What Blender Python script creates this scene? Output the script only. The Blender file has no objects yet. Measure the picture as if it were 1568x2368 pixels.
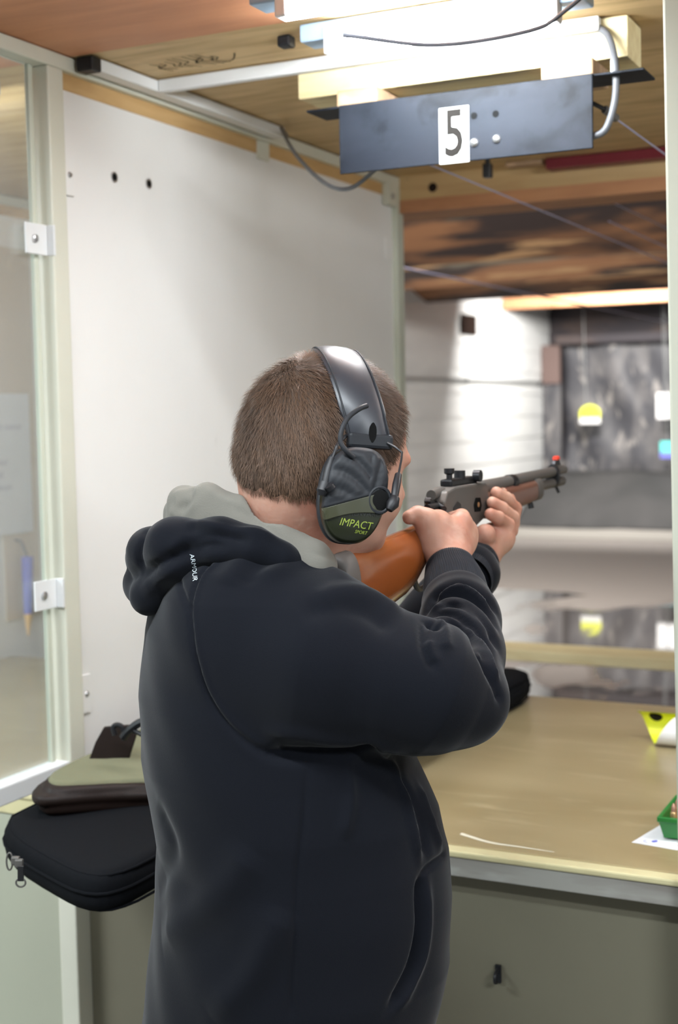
import bpy, bmesh, math, random
import numpy as np
from mathutils import Vector, Matrix
from mathutils.bvhtree import BVHTree
random.seed(5); rng = np.random.default_rng(7)
C = bpy.context.scene.collection
sc = bpy.context.scene
PI = math.pi
f32 = np.float32

# ------------------------------------------------------------------ camera
PITCH, ROLL, YAW, FPX = -0.0731, -0.0190, 0.454, 3159.0
_f = np.array([-math.sin(YAW)*math.cos(PITCH), math.cos(YAW)*math.cos(PITCH), math.sin(PITCH)])
_r = np.array([math.cos(YAW), math.sin(YAW), 0.0]); _u = np.cross(_r, _f)
_r2 = _r*math.cos(ROLL)+_u*math.sin(ROLL); _u2 = -_r*math.sin(ROLL)+_u*math.cos(ROLL)
EYE = np.array([0, 0, 1.6])
cam_data = bpy.data.cameras.new('camera'); cam = bpy.data.objects.new('camera', cam_data); C.objects.link(cam)
cam_data.sensor_fit = 'VERTICAL'; cam_data.sensor_height = 23.6; cam_data.sensor_width = 15.6
cam_data.lens = FPX/2368*23.6
cam_data.clip_start = 0.05; cam_data.clip_end = 100
cam.matrix_world = Matrix(((_r2[0], _u2[0], -_f[0], 0), (_r2[1], _u2[1], -_f[1], 0), (_r2[2], _u2[2], -_f[2], 1.6), (0, 0, 0, 1)))
cam_data.dof.use_dof = True; cam_data.dof.focus_distance = 1.66; cam_data.dof.aperture_fstop = 3.2
sc.camera = cam
def ray(x, y): return _r2*(x-784)/FPX-_u2*(y-1184)/FPX+_f
def at(x, y, D): return EYE+ray(x, y)*D          # a point D metres deep in front of the viewpoint

# ------------------------------------------------------------------ world, exposure, big lights
w = bpy.data.worlds.new('world'); sc.world = w; w.use_nodes = True
w.node_tree.nodes['Background'].inputs[0].default_value = (0.80, 0.88, 1.0, 1)
w.node_tree.nodes['Background'].inputs[1].default_value = 0.25
sc.view_settings.view_transform = 'Standard'; sc.view_settings.look = 'None'
sc.view_settings.exposure = 0.08; sc.view_settings.gamma = 1.0; sc.view_settings.use_curve_mapping = False
sc.cycles.max_bounces = 8; sc.cycles.diffuse_bounces = 4; sc.cycles.glossy_bounces = 4
sc.cycles.sample_clamp_indirect = 6.0
def area_light(name, loc, rot, sx, sy, power, col=(1, 1, 1)):
    l = bpy.data.lights.new(name, 'AREA'); l.shape = 'RECTANGLE'; l.size = sx; l.size_y = sy; l.energy = power; l.color = col
    o = bpy.data.objects.new(name, l); C.objects.link(o); o.location = loc; o.rotation_euler = rot
    return o
COOL = (0.88, 0.95, 1.0)
# added unseen fill lamps under the shooters' room ceiling, without fittings
area_light('room_fill_light', (-0.8, 0.70, 2.20), (0, 0, 0), 1.2, 0.1, 34, COOL)
area_light('room_fill_light', (-2.8, 0.70, 2.20), (0, 0, 0), 1.2, 0.1, 95, COOL)
area_light('room_fill_light', (1.0, 0.3, 2.20), (0, 0, 0), 1.2, 0.1, 60, COOL)
# floodlights hung over the far end of the range, aimed at the backstop
for x, y, p_ in ((-4.35, 15.9, 250), (-3.7, 15.7, 26), (-2.2, 15.7, 18), (-0.7, 15.7, 18)):
    area_light('range_flood_and_fill', (x, y, 3.05), (math.radians(68), 0, 0), 0.9, 0.3, p_, (1.0, 0.97, 0.93))
area_light('range_flood_and_fill', (-4.0, 8.3, 2.85), (math.radians(74), 0, 0), 2.2, 0.2, 300, (1.0, 0.96, 0.9))  # added unseen fill lamp between the baffles, brightens the left wall
# added fill lamp out of view above the header, brightens the baffles
area_light('range_baffle_fill', (-3.0, 4.1, 2.55), (math.radians(97), 0, 0), 3.0, 0.2, 240, (1.0, 0.95, 0.9))

# ------------------------------------------------------------------ materials
def mat(name, col, rough=0.6, metal=0.0, spec=0.5, bump=None, var=None, emit=None, sub=0.0, sheen=0.0, coat=0.0, trans=0.0):
    """bump=(scale,strength[,stretch]) ; var=(scale, colour2, stretch(3), contrast lo, hi)"""
    m = bpy.data.materials.new(name); m.use_nodes = True
    nt = m.node_tree; b = nt.nodes['Principled BSDF']
    b.inputs['Base Color'].default_value = (*col, 1); b.inputs['Roughness'].default_value = rough
    b.inputs['Metallic'].default_value = metal; b.inputs['Specular IOR Level'].default_value = spec
    if sheen: b.inputs['Sheen Weight'].default_value = sheen; b.inputs['Sheen Roughness'].default_value = 0.4
    if coat: b.inputs['Coat Weight'].default_value = coat; b.inputs['Coat Roughness'].default_value = 0.15
    if sub:
        b.inputs['Subsurface Weight'].default_value = sub; b.inputs['Subsurface Radius'].default_value = (0.012, 0.004, 0.002); b.inputs['Subsurface Scale'].default_value = 0.6
    if trans: b.inputs['Transmission Weight'].default_value = trans
    if emit: b.inputs['Emission Color'].default_value = (*emit[0], 1); b.inputs['Emission Strength'].default_value = emit[1]
    if var or bump:
        tc = nt.nodes.new('ShaderNodeTexCoord')
    if var:
        vs = var if isinstance(var, list) else [var]
        prev = None
        for v in vs:
            mp = nt.nodes.new('ShaderNodeMapping'); mp.inputs['Scale'].default_value = v[2]
            nt.links.new(tc.outputs['Object'], mp.inputs[0])
            n = nt.nodes.new('ShaderNodeTexNoise'); n.inputs['Scale'].default_value = v[0]; n.inputs['Detail'].default_value = 6; n.inputs['Distortion'].default_value = 0.4
            nt.links.new(mp.outputs[0], n.inputs[0])
            r = nt.nodes.new('ShaderNodeValToRGB'); r.color_ramp.elements[0].position = v[3]; r.color_ramp.elements[1].position = v[4]
            nt.links.new(n.outputs[0], r.inputs[0])
            mx = nt.nodes.new('ShaderNodeMix'); mx.data_type = 'RGBA'
            nt.links.new(r.outputs[0], mx.inputs[0])
            if prev is None: mx.inputs[6].default_value = (*col, 1)
            else: nt.links.new(prev, mx.inputs[6])
            mx.inputs[7].default_value = (*v[1], 1); prev = mx.outputs[2]
        nt.links.new(prev, b.inputs['Base Color'])
    if bump:
        mp = nt.nodes.new('ShaderNodeMapping'); mp.inputs['Scale'].default_value = bump[2] if len(bump) > 2 else (1, 1, 1)
        nt.links.new(tc.outputs['Object'], mp.inputs[0])
        n = nt.nodes.new('ShaderNodeTexNoise'); n.inputs['Scale'].default_value = bump[0]; n.inputs['Detail'].default_value = 4
        nt.links.new(mp.outputs[0], n.inputs[0])
        bp = nt.nodes.new('ShaderNodeBump'); bp.inputs['Strength'].default_value = bump[1]; bp.inputs['Distance'].default_value = 0.002
        nt.links.new(n.outputs[0], bp.inputs['Height']); nt.links.new(bp.outputs[0], b.inputs['Normal'])
    return m
M = {}
M['cream'] = mat('cream_paint', (0.66, 0.65, 0.55), 0.4, var=(3, (0.60, 0.60, 0.50), (1, 1, 1), 0.4, 0.7))
M['palegreen'] = mat('pale_green_paint', (0.55, 0.57, 0.47), 0.45)
M['white'] = mat('white_panel_paint', (0.83, 0.815, 0.79), 0.55, var=[(2.5, (0.79, 0.775, 0.745), (1, 1, .4), 0.4, 0.75), (40, (0.6, 0.6, 0.56), (1, 1, .3), 0.72, 0.85)])
M['pine'] = mat('pine_strip', (0.62, 0.40, 0.18), 0.6, var=(5, (0.50, 0.30, 0.12), (1, 1, 8), 0.4, 0.7))
M['redply'] = mat('red_plywood', (0.62, 0.27, 0.13), 0.6, var=[(3.0, (0.48, 0.20, 0.095), (1, 6, 1), 0.35, 0.7), (1.2, (0.66, 0.34, 0.19), (1, 3, 1), 0.5, 0.8)], bump=(60, 0.2, (6, 1, 1)))
M['plank'] = mat('yellow_plywood', (0.66, 0.47, 0.24), 0.6, var=[(4.0, (0.46, 0.31, 0.14), (1.0, 7, 1), 0.42, 0.66), (1.3, (0.40, 0.27, 0.13), (1, 3, 1), 0.5, 0.75)])
M['beam'] = mat('pale_timber', (0.72, 0.62, 0.36), 0.6, var=(6, (0.60, 0.48, 0.25), (1, 8, 6), 0.4, 0.7))
M['block'] = mat('spacer_wood', (0.38, 0.25, 0.15), 0.8, var=(20, (0.66, 0.45, 0.28), (1, 4, 1), 0.5, 0.8))
M['header'] = mat('header_board', (0.62, 0.43, 0.21), 0.65, var=[(3, (0.50, 0.32, 0.15), (1, 1, 9), 0.4, 0.7), (9, (0.10, 0.07, 0.05), (1, 1, 1), 0.74, 0.82)])
M['orange_edge'] = mat('orange_edge_wood', (0.55, 0.27, 0.13), 0.6, var=(4, (0.42, 0.19, 0.09), (1, 6, 6), 0.4, 0.7))
M['roughbrown'] = mat('rough_brown_timber', (0.27, 0.125, 0.055), 0.8, var=[(1.0, (0.030, 0.018, 0.016), (0.7, 2.2, 3.6), 0.42, 0.53), (2.2, (0.42, 0.25, 0.12), (0.5, 2.5, 3.5), 0.58, 0.63), (0.8, (0.16, 0.14, 0.10), (0.8, 1.5, 2), 0.60, 0.70)])
M['darktimber'] = mat('dark_timber', (0.035, 0.03, 0.035), 0.8, var=(1.5, (0.07, 0.05, 0.045), (1, 2, 2), 0.5, 0.7))
M['counter'] = mat('counter_varnish', (0.36, 0.295, 0.165), 0.28, spec=0.4, var=[(1.6, (0.29, 0.23, 0.118), (1, 3, 1), 0.35, 0.7), (5, (0.42, 0.355, 0.21), (1.5, 5, 1), 0.55, 0.8), (26, (0.36, 0.26, 0.13), (1, 4, 1), 0.72, 0.8)])
M['nosing'] = mat('counter_nosing', (0.64, 0.58, 0.34), 0.35, var=(9, (0.52, 0.45, 0.26), (1, 4, 1), 0.5, 0.75))
M['wornedge'] = mat('worn_grey_edge', (0.34, 0.33, 0.30), 0.6, var=[(4, (0.22, 0.20, 0.18), (1, 1, 9), 0.4, 0.65), (6, (0.46, 0.46, 0.44), (1, 1, 3), 0.55, 0.75)])
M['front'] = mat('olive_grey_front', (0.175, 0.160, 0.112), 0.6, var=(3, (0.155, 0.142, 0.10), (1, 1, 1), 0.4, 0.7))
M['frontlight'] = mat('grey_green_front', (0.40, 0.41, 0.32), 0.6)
M['steel'] = mat('black_steel', (0.012, 0.0145, 0.020), 0.55, spec=0.15, var=[(14, (0.003, 0.004, 0.006), (1, 1, 1), 0.50, 0.64), (4, (0.022, 0.026, 0.034), (1, 1, 2), 0.5, 0.8)])
M['plateWhite'] = mat('number_plate_white', (0.55, 0.56, 0.54), 0.6)
M['ink'] = mat('dark_ink', (0.02, 0.018, 0.016), 0.9, spec=0.0)
M['zinc'] = mat('zinc_screw', (0.55, 0.55, 0.56), 0.3, metal=0.9)
M['darkhole'] = mat('dark_hole', (0.01, 0.01, 0.01), 0.9, spec=0.0)
M['plastic_white'] = mat('white_plastic', (0.75, 0.76, 0.76), 0.35)
M['plastic_black'] = mat('black_plastic', (0.010, 0.010, 0.012), 0.45, spec=0.35)
M['cablegrey'] = mat('grey_cable', (0.10, 0.105, 0.115), 0.45)
M['tube'] = mat('fluorescent_tube', (1, 1, 1), 0.3, emit=((0.93, 0.97, 1.0), 165))
M['batten'] = mat('batten_enamel', (0.30, 0.42, 0.55), 0.3)
M['redbar'] = mat('dark_red_bar', (0.16, 0.015, 0.025), 0.4)
M['concrete_floor'] = mat('room_floor_concrete', (0.22, 0.22, 0.20), 0.6, var=(3, (0.17, 0.17, 0.16), (1, 1, 1), 0.4, 0.6))
M['roomwall'] = mat('room_wall_paint', (0.72, 0.73, 0.72), 0.6)
M['beige'] = mat('beige_board', (0.66, 0.55, 0.43), 0.6)
M['paper'] = mat('paper', (0.80, 0.82, 0.86), 0.6)
M['faint'] = mat('faint_print', (0.50, 0.46, 0.58), 0.6)
M['navy'] = mat('navy_fleece', (0.0042, 0.0050, 0.0078), 0.9, spec=0.10, sheen=0.12, bump=(900, 0.15))
M['rib'] = mat('navy_rib_knit', (0.0085, 0.0105, 0.015), 0.9, spec=0.12, sheen=0.08)
M['lining'] = mat('grey_hood_lining', (0.15, 0.142, 0.122), 0.9, spec=0.2, sheen=0.1, bump=(500, 0.2))
M['trouser'] = mat('dark_trousers', (0.03, 0.035, 0.05), 0.8)
M['shoe'] = mat('black_shoes', (0.015, 0.014, 0.013), 0.4)
M['skin'] = mat('skin', (0.46, 0.255, 0.185), 0.5, spec=0.35, sub=0.2, var=[(11, (0.38, 0.155, 0.105), (1, 1, 1), 0.42, 0.68), (55, (0.50, 0.30, 0.225), (1, 1, 1), 0.5, 0.8)], bump=(160, 0.15))
M['hair'] = mat('light_brown_hair', (0.115, 0.065, 0.039), 0.55, spec=0.25, var=[(9, (0.062, 0.036, 0.023), (1, 1, 1), 0.4, 0.7), (16, (0.20, 0.135, 0.092), (1, 1, 1), 0.62, 0.8)])
M['scalp'] = mat('short_hair_base', (0.075, 0.045, 0.029), 0.8, var=(9, (0.05, 0.030, 0.019), (1, 1, 1), 0.4, 0.7))
M['muffgrey'] = mat('charcoal_rubber', (0.015, 0.0165, 0.020), 0.55, spec=0.3)
M['muffgreen'] = mat('olive_green_shell', (0.034, 0.035, 0.017), 0.35, spec=0.5)
M['muffgreen2'] = mat('dark_green_shell', (0.010, 0.0125, 0.004), 0.33, spec=0.5)
M['band'] = mat('padded_vinyl', (0.028, 0.030, 0.037), 0.38, spec=0.55)
M['lime'] = mat('lime_print', (0.21, 0.27, 0.03), 0.5)
M['darkprint'] = mat('dark_print', (0.012, 0.013, 0.010), 0.4)
M['wireblack'] = mat('black_wire', (0.015, 0.015, 0.017), 0.45, metal=0.2)
M['whiteprint'] = mat('white_print', (0.42, 0.47, 0.50), 0.6)
M['walnut'] = mat('orange_walnut', (0.25, 0.068, 0.016), 0.25, spec=0.5, coat=0.5, var=[(7, (0.17, 0.045, 0.012), (3, .6, 2.0), 0.45, 0.72), (22, (0.25, 0.07, 0.018), (3, .5, 3.0), 0.5, 0.75)])
M['walnutdark'] = mat('brown_walnut_forend', (0.13, 0.065, 0.045), 0.35, coat=0.3, var=(12, (0.11, 0.045, 0.03), (3, .5, 2), 0.45, 0.7))
M['gunsteel'] = mat('blued_steel', (0.115, 0.108, 0.10), 0.5, metal=0.5)
M['gunblack'] = mat('black_gunmetal', (0.025, 0.025, 0.027), 0.35, metal=0.6)
M['buttpad'] = mat('grey_butt_pad', (0.09, 0.078, 0.070), 0.6)
M['fiberred'] = mat('red_sight_bead', (0.8, 0.06, 0.03), 0.3)
M['brass'] = mat('brass', (0.62, 0.42, 0.20), 0.3, metal=0.9)
M['copper'] = mat('copper_bullet', (0.60, 0.33, 0.24), 0.35, metal=0.8)
M['olivecanvas'] = mat('olive_canvas', (0.175, 0.175, 0.110), 0.85, spec=0.2, bump=(350, 0.3), var=(4, (0.145, 0.145, 0.09), (1, 1, 1), 0.4, 0.7))
M['brownleather'] = mat('dark_brown_leather', (0.013, 0.0065, 0.0048), 0.55, spec=0.25, var=(9, (0.012, 0.006, 0.004), (1, 1, 1), 0.4, 0.7))
M['blacknylon'] = mat('black_nylon', (0.0055, 0.006, 0.0075), 0.9, spec=0.08, bump=(600, 0.3))
M['green'] = mat('green_plastic', (0.015, 0.17, 0.030), 0.35)
M['yellowcard'] = mat('yellow_card', (0.80, 0.84, 0.04), 0.5)
M['whitecard'] = mat('white_card', (0.82, 0.82, 0.82), 0.5)
M['blueink'] = mat('blue_ink', (0.08, 0.10, 0.55), 0.5)
M['bluepen'] = mat('blue_plastic', (0.14, 0.16, 0.60), 0.4)
M['penorange'] = mat('pale_orange_tip', (0.95, 0.60, 0.25), 0.4)
M['rangewall'] = mat('range_wall_white', (0.74, 0.75, 0.74), 0.6, var=(1.2, (0.66, 0.67, 0.67), (1, 1, 4), 0.4, 0.7))
M['kerb'] = mat('kerb_concrete', (0.34, 0.32, 0.29), 0.7)
M['tarp'] = mat('grey_tarp', (0.11, 0.105, 0.108), 0.6, var=[(2.6, (0.05, 0.05, 0.058), (1.4, 1, .6), 0.42, 0.56), (5.5, (0.22, 0.205, 0.195), (1.6, 1, .6), 0.58, 0.66)])
M['moundsheet'] = mat('grey_mound_sheet', (0.060, 0.058, 0.058), 0.8, var=(1.3, (0.04, 0.04, 0.04), (1, 1, 1), 0.4, 0.65))
M['brownboard'] = mat('brown_board', (0.13, 0.085, 0.075), 0.7)
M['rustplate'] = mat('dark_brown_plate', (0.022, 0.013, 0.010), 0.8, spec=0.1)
M['pipe'] = mat('grey_pipe', (0.25, 0.26, 0.26), 0.4)
M['cyan'] = mat('cyan_target', (0.10, 0.65, 0.60), 0.5)
M['wirebright'] = mat('steel_wire', (0.42, 0.42, 0.60), 0.35, metal=0.4)
M['scuff'] = mat('pale_scuff', (0.80, 0.76, 0.62), 0.5)

# glass with a dirty haze
def glass_mat():
    m = bpy.data.materials.new('hazy_glass'); m.use_nodes = True; nt = m.node_tree
    for n in list(nt.nodes): nt.nodes.remove(n)
    out = nt.nodes.new('ShaderNodeOutputMaterial'); tr = nt.nodes.new('ShaderNodeBsdfTransparent'); df = nt.nodes.new('ShaderNodeBsdfDiffuse'); gl = nt.nodes.new('ShaderNodeBsdfGlossy')
    tr.inputs[0].default_value = (0.93, 0.96, 0.95, 1); df.inputs[0].default_value = (0.8, 0.8, 0.8, 1); gl.inputs['Roughness'].default_value = 0.05
    tc = nt.nodes.new('ShaderNodeTexCoord'); n = nt.nodes.new('ShaderNodeTexNoise'); n.inputs['Scale'].default_value = 5
    mr = nt.nodes.new('ShaderNodeMapRange'); mr.inputs[3].default_value = 0.06; mr.inputs[4].default_value = 0.19
    nt.links.new(tc.outputs['Object'], n.inputs[0]); nt.links.new(n.outputs[0], mr.inputs[0])
    a = nt.nodes.new('ShaderNodeMixShader'); nt.links.new(mr.outputs[0], a.inputs[0]); nt.links.new(tr.outputs[0], a.inputs[1]); nt.links.new(df.outputs[0], a.inputs[2])
    b = nt.nodes.new('ShaderNodeMixShader'); b.inputs[0].default_value = 0.06
    nt.links.new(a.outputs[0], b.inputs[1]); nt.links.new(gl.outputs[0], b.inputs[2]); nt.links.new(b.outputs[0], out.inputs[0])
    return m
M['glass'] = glass_mat()
# wet concrete floor of the range: puddles are mirror smooth, dry patches matte
def wet_floor():
    m = mat('range_floor_concrete', (0.22, 0.205, 0.19), 0.6); nt = m.node_tree; b = nt.nodes['Principled BSDF']
    tc = nt.nodes.new('ShaderNodeTexCoord'); sp = nt.nodes.new('ShaderNodeSeparateXYZ'); nt.links.new(tc.outputs['Object'], sp.inputs[0])
    n = nt.nodes.new('ShaderNodeTexNoise'); n.inputs['Scale'].default_value = 0.55; n.inputs['Detail'].default_value = 5
    mp = nt.nodes.new('ShaderNodeMapping'); mp.inputs['Scale'].default_value = (1, 0.6, 1); nt.links.new(tc.outputs['Object'], mp.inputs[0]); nt.links.new(mp.outputs[0], n.inputs[0])
    # dryness grows with distance: dry beyond about 12 m
    mr = nt.nodes.new('ShaderNodeMapRange'); mr.inputs[1].default_value = 11.3; mr.inputs[2].default_value = 12.3; mr.inputs[3].default_value = 0.0; mr.inputs[4].default_value = 0.6
    nt.links.new(sp.outputs[1], mr.inputs[0])
    ad = nt.nodes.new('ShaderNodeMath'); ad.operation = 'ADD'; nt.links.new(n.outputs[0], ad.inputs[0]); nt.links.new(mr.outputs[0], ad.inputs[1])
    nr = nt.nodes.new('ShaderNodeMapRange'); nr.inputs[1].default_value = 6.2; nr.inputs[2].default_value = 8.0; nr.inputs[3].default_value = -0.14; nr.inputs[4].default_value = 0.0
    nt.links.new(sp.outputs[1], nr.inputs[0]); a0 = ad; ad = nt.nodes.new('ShaderNodeMath'); ad.operation = 'ADD'; nt.links.new(a0.outputs[0], ad.inputs[0]); nt.links.new(nr.outputs[0], ad.inputs[1])
    ra = nt.nodes.new('ShaderNodeMapRange'); ra.inputs[1].default_value = 0.59; ra.inputs[2].default_value = 0.62; ra.inputs[3].default_value = 0.03; ra.inputs[4].default_value = 0.7
    nt.links.new(ad.outputs[0], ra.inputs[0]); nt.links.new(ra.outputs[0], b.inputs['Roughness'])
    cr = nt.nodes.new('ShaderNodeMix'); cr.data_type = 'RGBA'; cr.inputs[6].default_value = (0.10, 0.09, 0.085, 1); cr.inputs[7].default_value = (0.30, 0.27, 0.25, 1)
    r2 = nt.nodes.new('ShaderNodeMapRange'); r2.inputs[1].default_value = 0.59; r2.inputs[2].default_value = 0.62; nt.links.new(ad.outputs[0], r2.inputs[0])
    nt.links.new(r2.outputs[0], cr.inputs[0]); nt.links.new(cr.outputs[2], b.inputs['Base Color'])
    b.inputs['Specular IOR Level'].default_value = 0.9
    return m
M['wetfloor'] = wet_floor()

# ------------------------------------------------------------------ mesh helpers
class MB:
    def __init__(s): s.v = []; s.f = []
    def add(s, vs, fs):
        n = len(s.v); s.v += [tuple(map(float, q)) for q in vs]; s.f += [tuple(i+n for i in q) for q in fs]; return s
    def box(s, lo, hi):
        x0, y0, z0 = lo; x1, y1, z1 = hi
        return s.add([(x0,y0,z0),(x1,y0,z0),(x1,y1,z0),(x0,y1,z0),(x0,y0,z1),(x1,y0,z1),(x1,y1,z1),(x0,y1,z1)],
                     [(0,3,2,1),(4,5,6,7),(0,1,5,4),(1,2,6,5),(2,3,7,6),(3,0,4,7)])
    def obox(s, c, ax, half):
        c = np.array(c, float); A = [np.array(a, float)*h for a, h in zip(ax, half)]
        vs = [c+sx*A[0]+sy*A[1]+sz*A[2] for sz in (-1, 1) for sx, sy in ((-1,-1),(1,-1),(1,1),(-1,1))]
        return s.add(vs, [(0,3,2,1),(4,5,6,7),(0,1,5,4),(1,2,6,5),(2,3,7,6),(3,0,4,7)])
    def tube(s, pts, r, seg=10, cap=True, ry=None, up=None):
        pts = [np.array(p, float) for p in pts]; n = len(pts)
        rs = r if hasattr(r, '__len__') else [r]*n
        T = [pts[min(i+1, n-1)]-pts[max(i-1, 0)] for i in range(n)]; T = [t/(np.linalg.norm(t)+1e-12) for t in T]
        u = np.array(up, float) if up is not None else (np.array([0, 0, 1.]) if abs(T[0][2]) < .9 else np.array([1., 0, 0]))
        vs = []; fs = []
        for i in range(n):
            a = np.cross(T[i], u); a /= np.linalg.norm(a)+1e-12; b = np.cross(a, T[i]); 
            if up is None: u = b
            for k in range(seg):
                th = 2*PI*k/seg; vs.append(pts[i]+a*math.cos(th)*rs[i]+b*math.sin(th)*(rs[i] if ry is None else ry))
        for i in range(n-1):
            for k in range(seg): k2 = (k+1) % seg; fs.append((i*seg+k, i*seg+k2, (i+1)*seg+k2, (i+1)*seg+k))
        if cap: fs.append(tuple(range(seg))[::-1]); fs.append(tuple((n-1)*seg+k for k in range(seg)))
        return s.add(vs, fs)
    def prism(s, poly, o, ux, uy, n, h):
        """polygon (2d) in the frame o,ux,uy pushed h along n"""
        o, ux, uy, n = [np.array(q, float) for q in (o, ux, uy, n)]; k = len(poly)
        vs = [o+ux*a+uy*b for a, b in poly]+[o+ux*a+uy*b+n*h for a, b in poly]
        return s.add(vs, [tuple(range(k))[::-1], tuple(range(k, 2*k))]+[(i, (i+1) % k, k+(i+1) % k, k+i) for i in range(k)])
    def rings(s, R, cap=True, close=True):
        n = len(R[0]); vs = [p for r in R for p in r]; fs = []
        for i in range(len(R)-1):
            for k in range(n if close else n-1): k2 = (k+1) % n; fs.append((i*n+k, i*n+k2, (i+1)*n+k2, (i+1)*n+k))
        if cap: fs.append(tuple(range(n))[::-1]); fs.append(tuple((len(R)-1)*n+k for k in range(n)))
        return s.add(vs, fs)
    def build(s, name, m, parent=None, bevel=0, smooth=False, sharp=40):
        me = bpy.data.meshes.new(name); me.from_pydata(s.v, [], s.f); me.validate()
        bm = bmesh.new(); bm.from_mesh(me); bmesh.ops.recalc_face_normals(bm, faces=bm.faces); bm.to_mesh(me); bm.free()
        me.materials.append(m if not isinstance(m, str) else M[m]); o = bpy.data.objects.new(name, me); C.objects.link(o)
        if smooth:
            me.polygons.foreach_set('use_smooth', [True]*len(me.polygons)); me.set_sharp_from_angle(angle=math.radians(sharp))
        if bevel:
            b = o.modifiers.new('bevel', 'BEVEL'); b.width = bevel; b.segments = 2; b.limit_method = 'ANGLE'
        if parent is not None: attach(o, parent)
        return o
def attach(o, parent):
    o.parent = parent
    o.matrix_parent_inverse = Matrix.Translation(parent.location if parent.parent is None else Vector((0, 0, 0))).inverted() if parent.type == 'EMPTY' else Matrix.Identity(4)
def tag(o, label, cat, group=None, kind=None):
    o['label'] = label; o['category'] = cat
    if group: o['group'] = group
    if kind: o['kind'] = kind
    return o
def thing(name, label, cat, loc, group=None):
    o = bpy.data.objects.new(name, None); C.objects.link(o); o.location = loc; o.empty_display_size = 0.05
    return tag(o, label, cat, group)
def struct(o): o['kind'] = 'structure'; return o
def box(name, lo, hi, m, parent=None, bevel=0): return MB().box(lo, hi).build(name, m, parent, bevel)
def spline(pts, n=8):
    P = [np.array(p, float) for p in pts]; P = [2*P[0]-P[1]]+P+[2*P[-1]-P[-2]]; out = []
    for i in range(1, len(P)-2):
        for k in range(n):
            t = k/n; a, b, c, d = P[i-1:i+3]
            out.append(.5*((2*b)+(-a+c)*t+(2*a-5*b+4*c-d)*t*t+(-a+3*b-3*c+d)*t**3))
    out.append(P[-2]); return out
def text_mesh(txt, size, extrude=0.0, sx=1.0, shear=0.0, bold=0.0):
    cu = bpy.data.curves.new('t', 'FONT'); cu.offset = bold; cu.body = txt; cu.size = size; cu.extrude = extrude; cu.shear = shear; cu.align_x = 'CENTER'; cu.align_y = 'CENTER'; cu.resolution_u = 3
    o = bpy.data.objects.new('t', cu); C.objects.link(o); bpy.context.view_layer.update()
    me = bpy.data.meshes.new_from_object(o); bpy.data.objects.remove(o)
    vs = [(v.co.x*sx, v.co.y, v.co.z) for v in me.vertices]; fs = [tuple(p.vertices) for p in me.polygons]
    return vs, fs

# ------------------------------------------------------------------ implicit surfaces
def A(*p): return np.array(p, f32)
def cone(p, a, b, ra, rb):
    a = np.asarray(a, f32); b = np.asarray(b, f32); ba = b-a; q = p-a
    t = np.clip((q@ba)/f32(max(float(ba@ba), 1e-9)), 0, 1)
    return np.sqrt(((q-t[:, None]*ba)**2).sum(1))-(f32(ra)+t*f32(rb-ra))
def ell(p, c, ax, r):
    q = (p-np.asarray(c, f32))@np.asarray(ax, f32).T; r = np.asarray(r, f32)
    k0 = np.sqrt(((q/r)**2).sum(1)); k1 = np.sqrt(((q/(r*r))**2).sum(1))+1e-9
    return k0*(k0-1)/k1
def smin(a, b, k):
    h = np.clip(.5+.5*(b-a)/k, 0, 1); return b+(a-b)*h-k*h*(1-h)
def smax(a, b, k): return -smin(-a, -b, k)
def chain(p, pts, rs, k=0.004):
    d = None
    for i in range(len(pts)-1):
        e = cone(p, pts[i], pts[i+1], rs[i], rs[i+1]); d = e if d is None else smin(d, e, k)
    return d
CORN = np.array([(i, j, k) for i in (0, 1) for j in (0, 1) for k in (0, 1)])
EDG = [(a, b) for a in range(8) for b in range(a+1, 8) if np.abs(CORN[a]-CORN[b]).sum() == 1]
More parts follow.
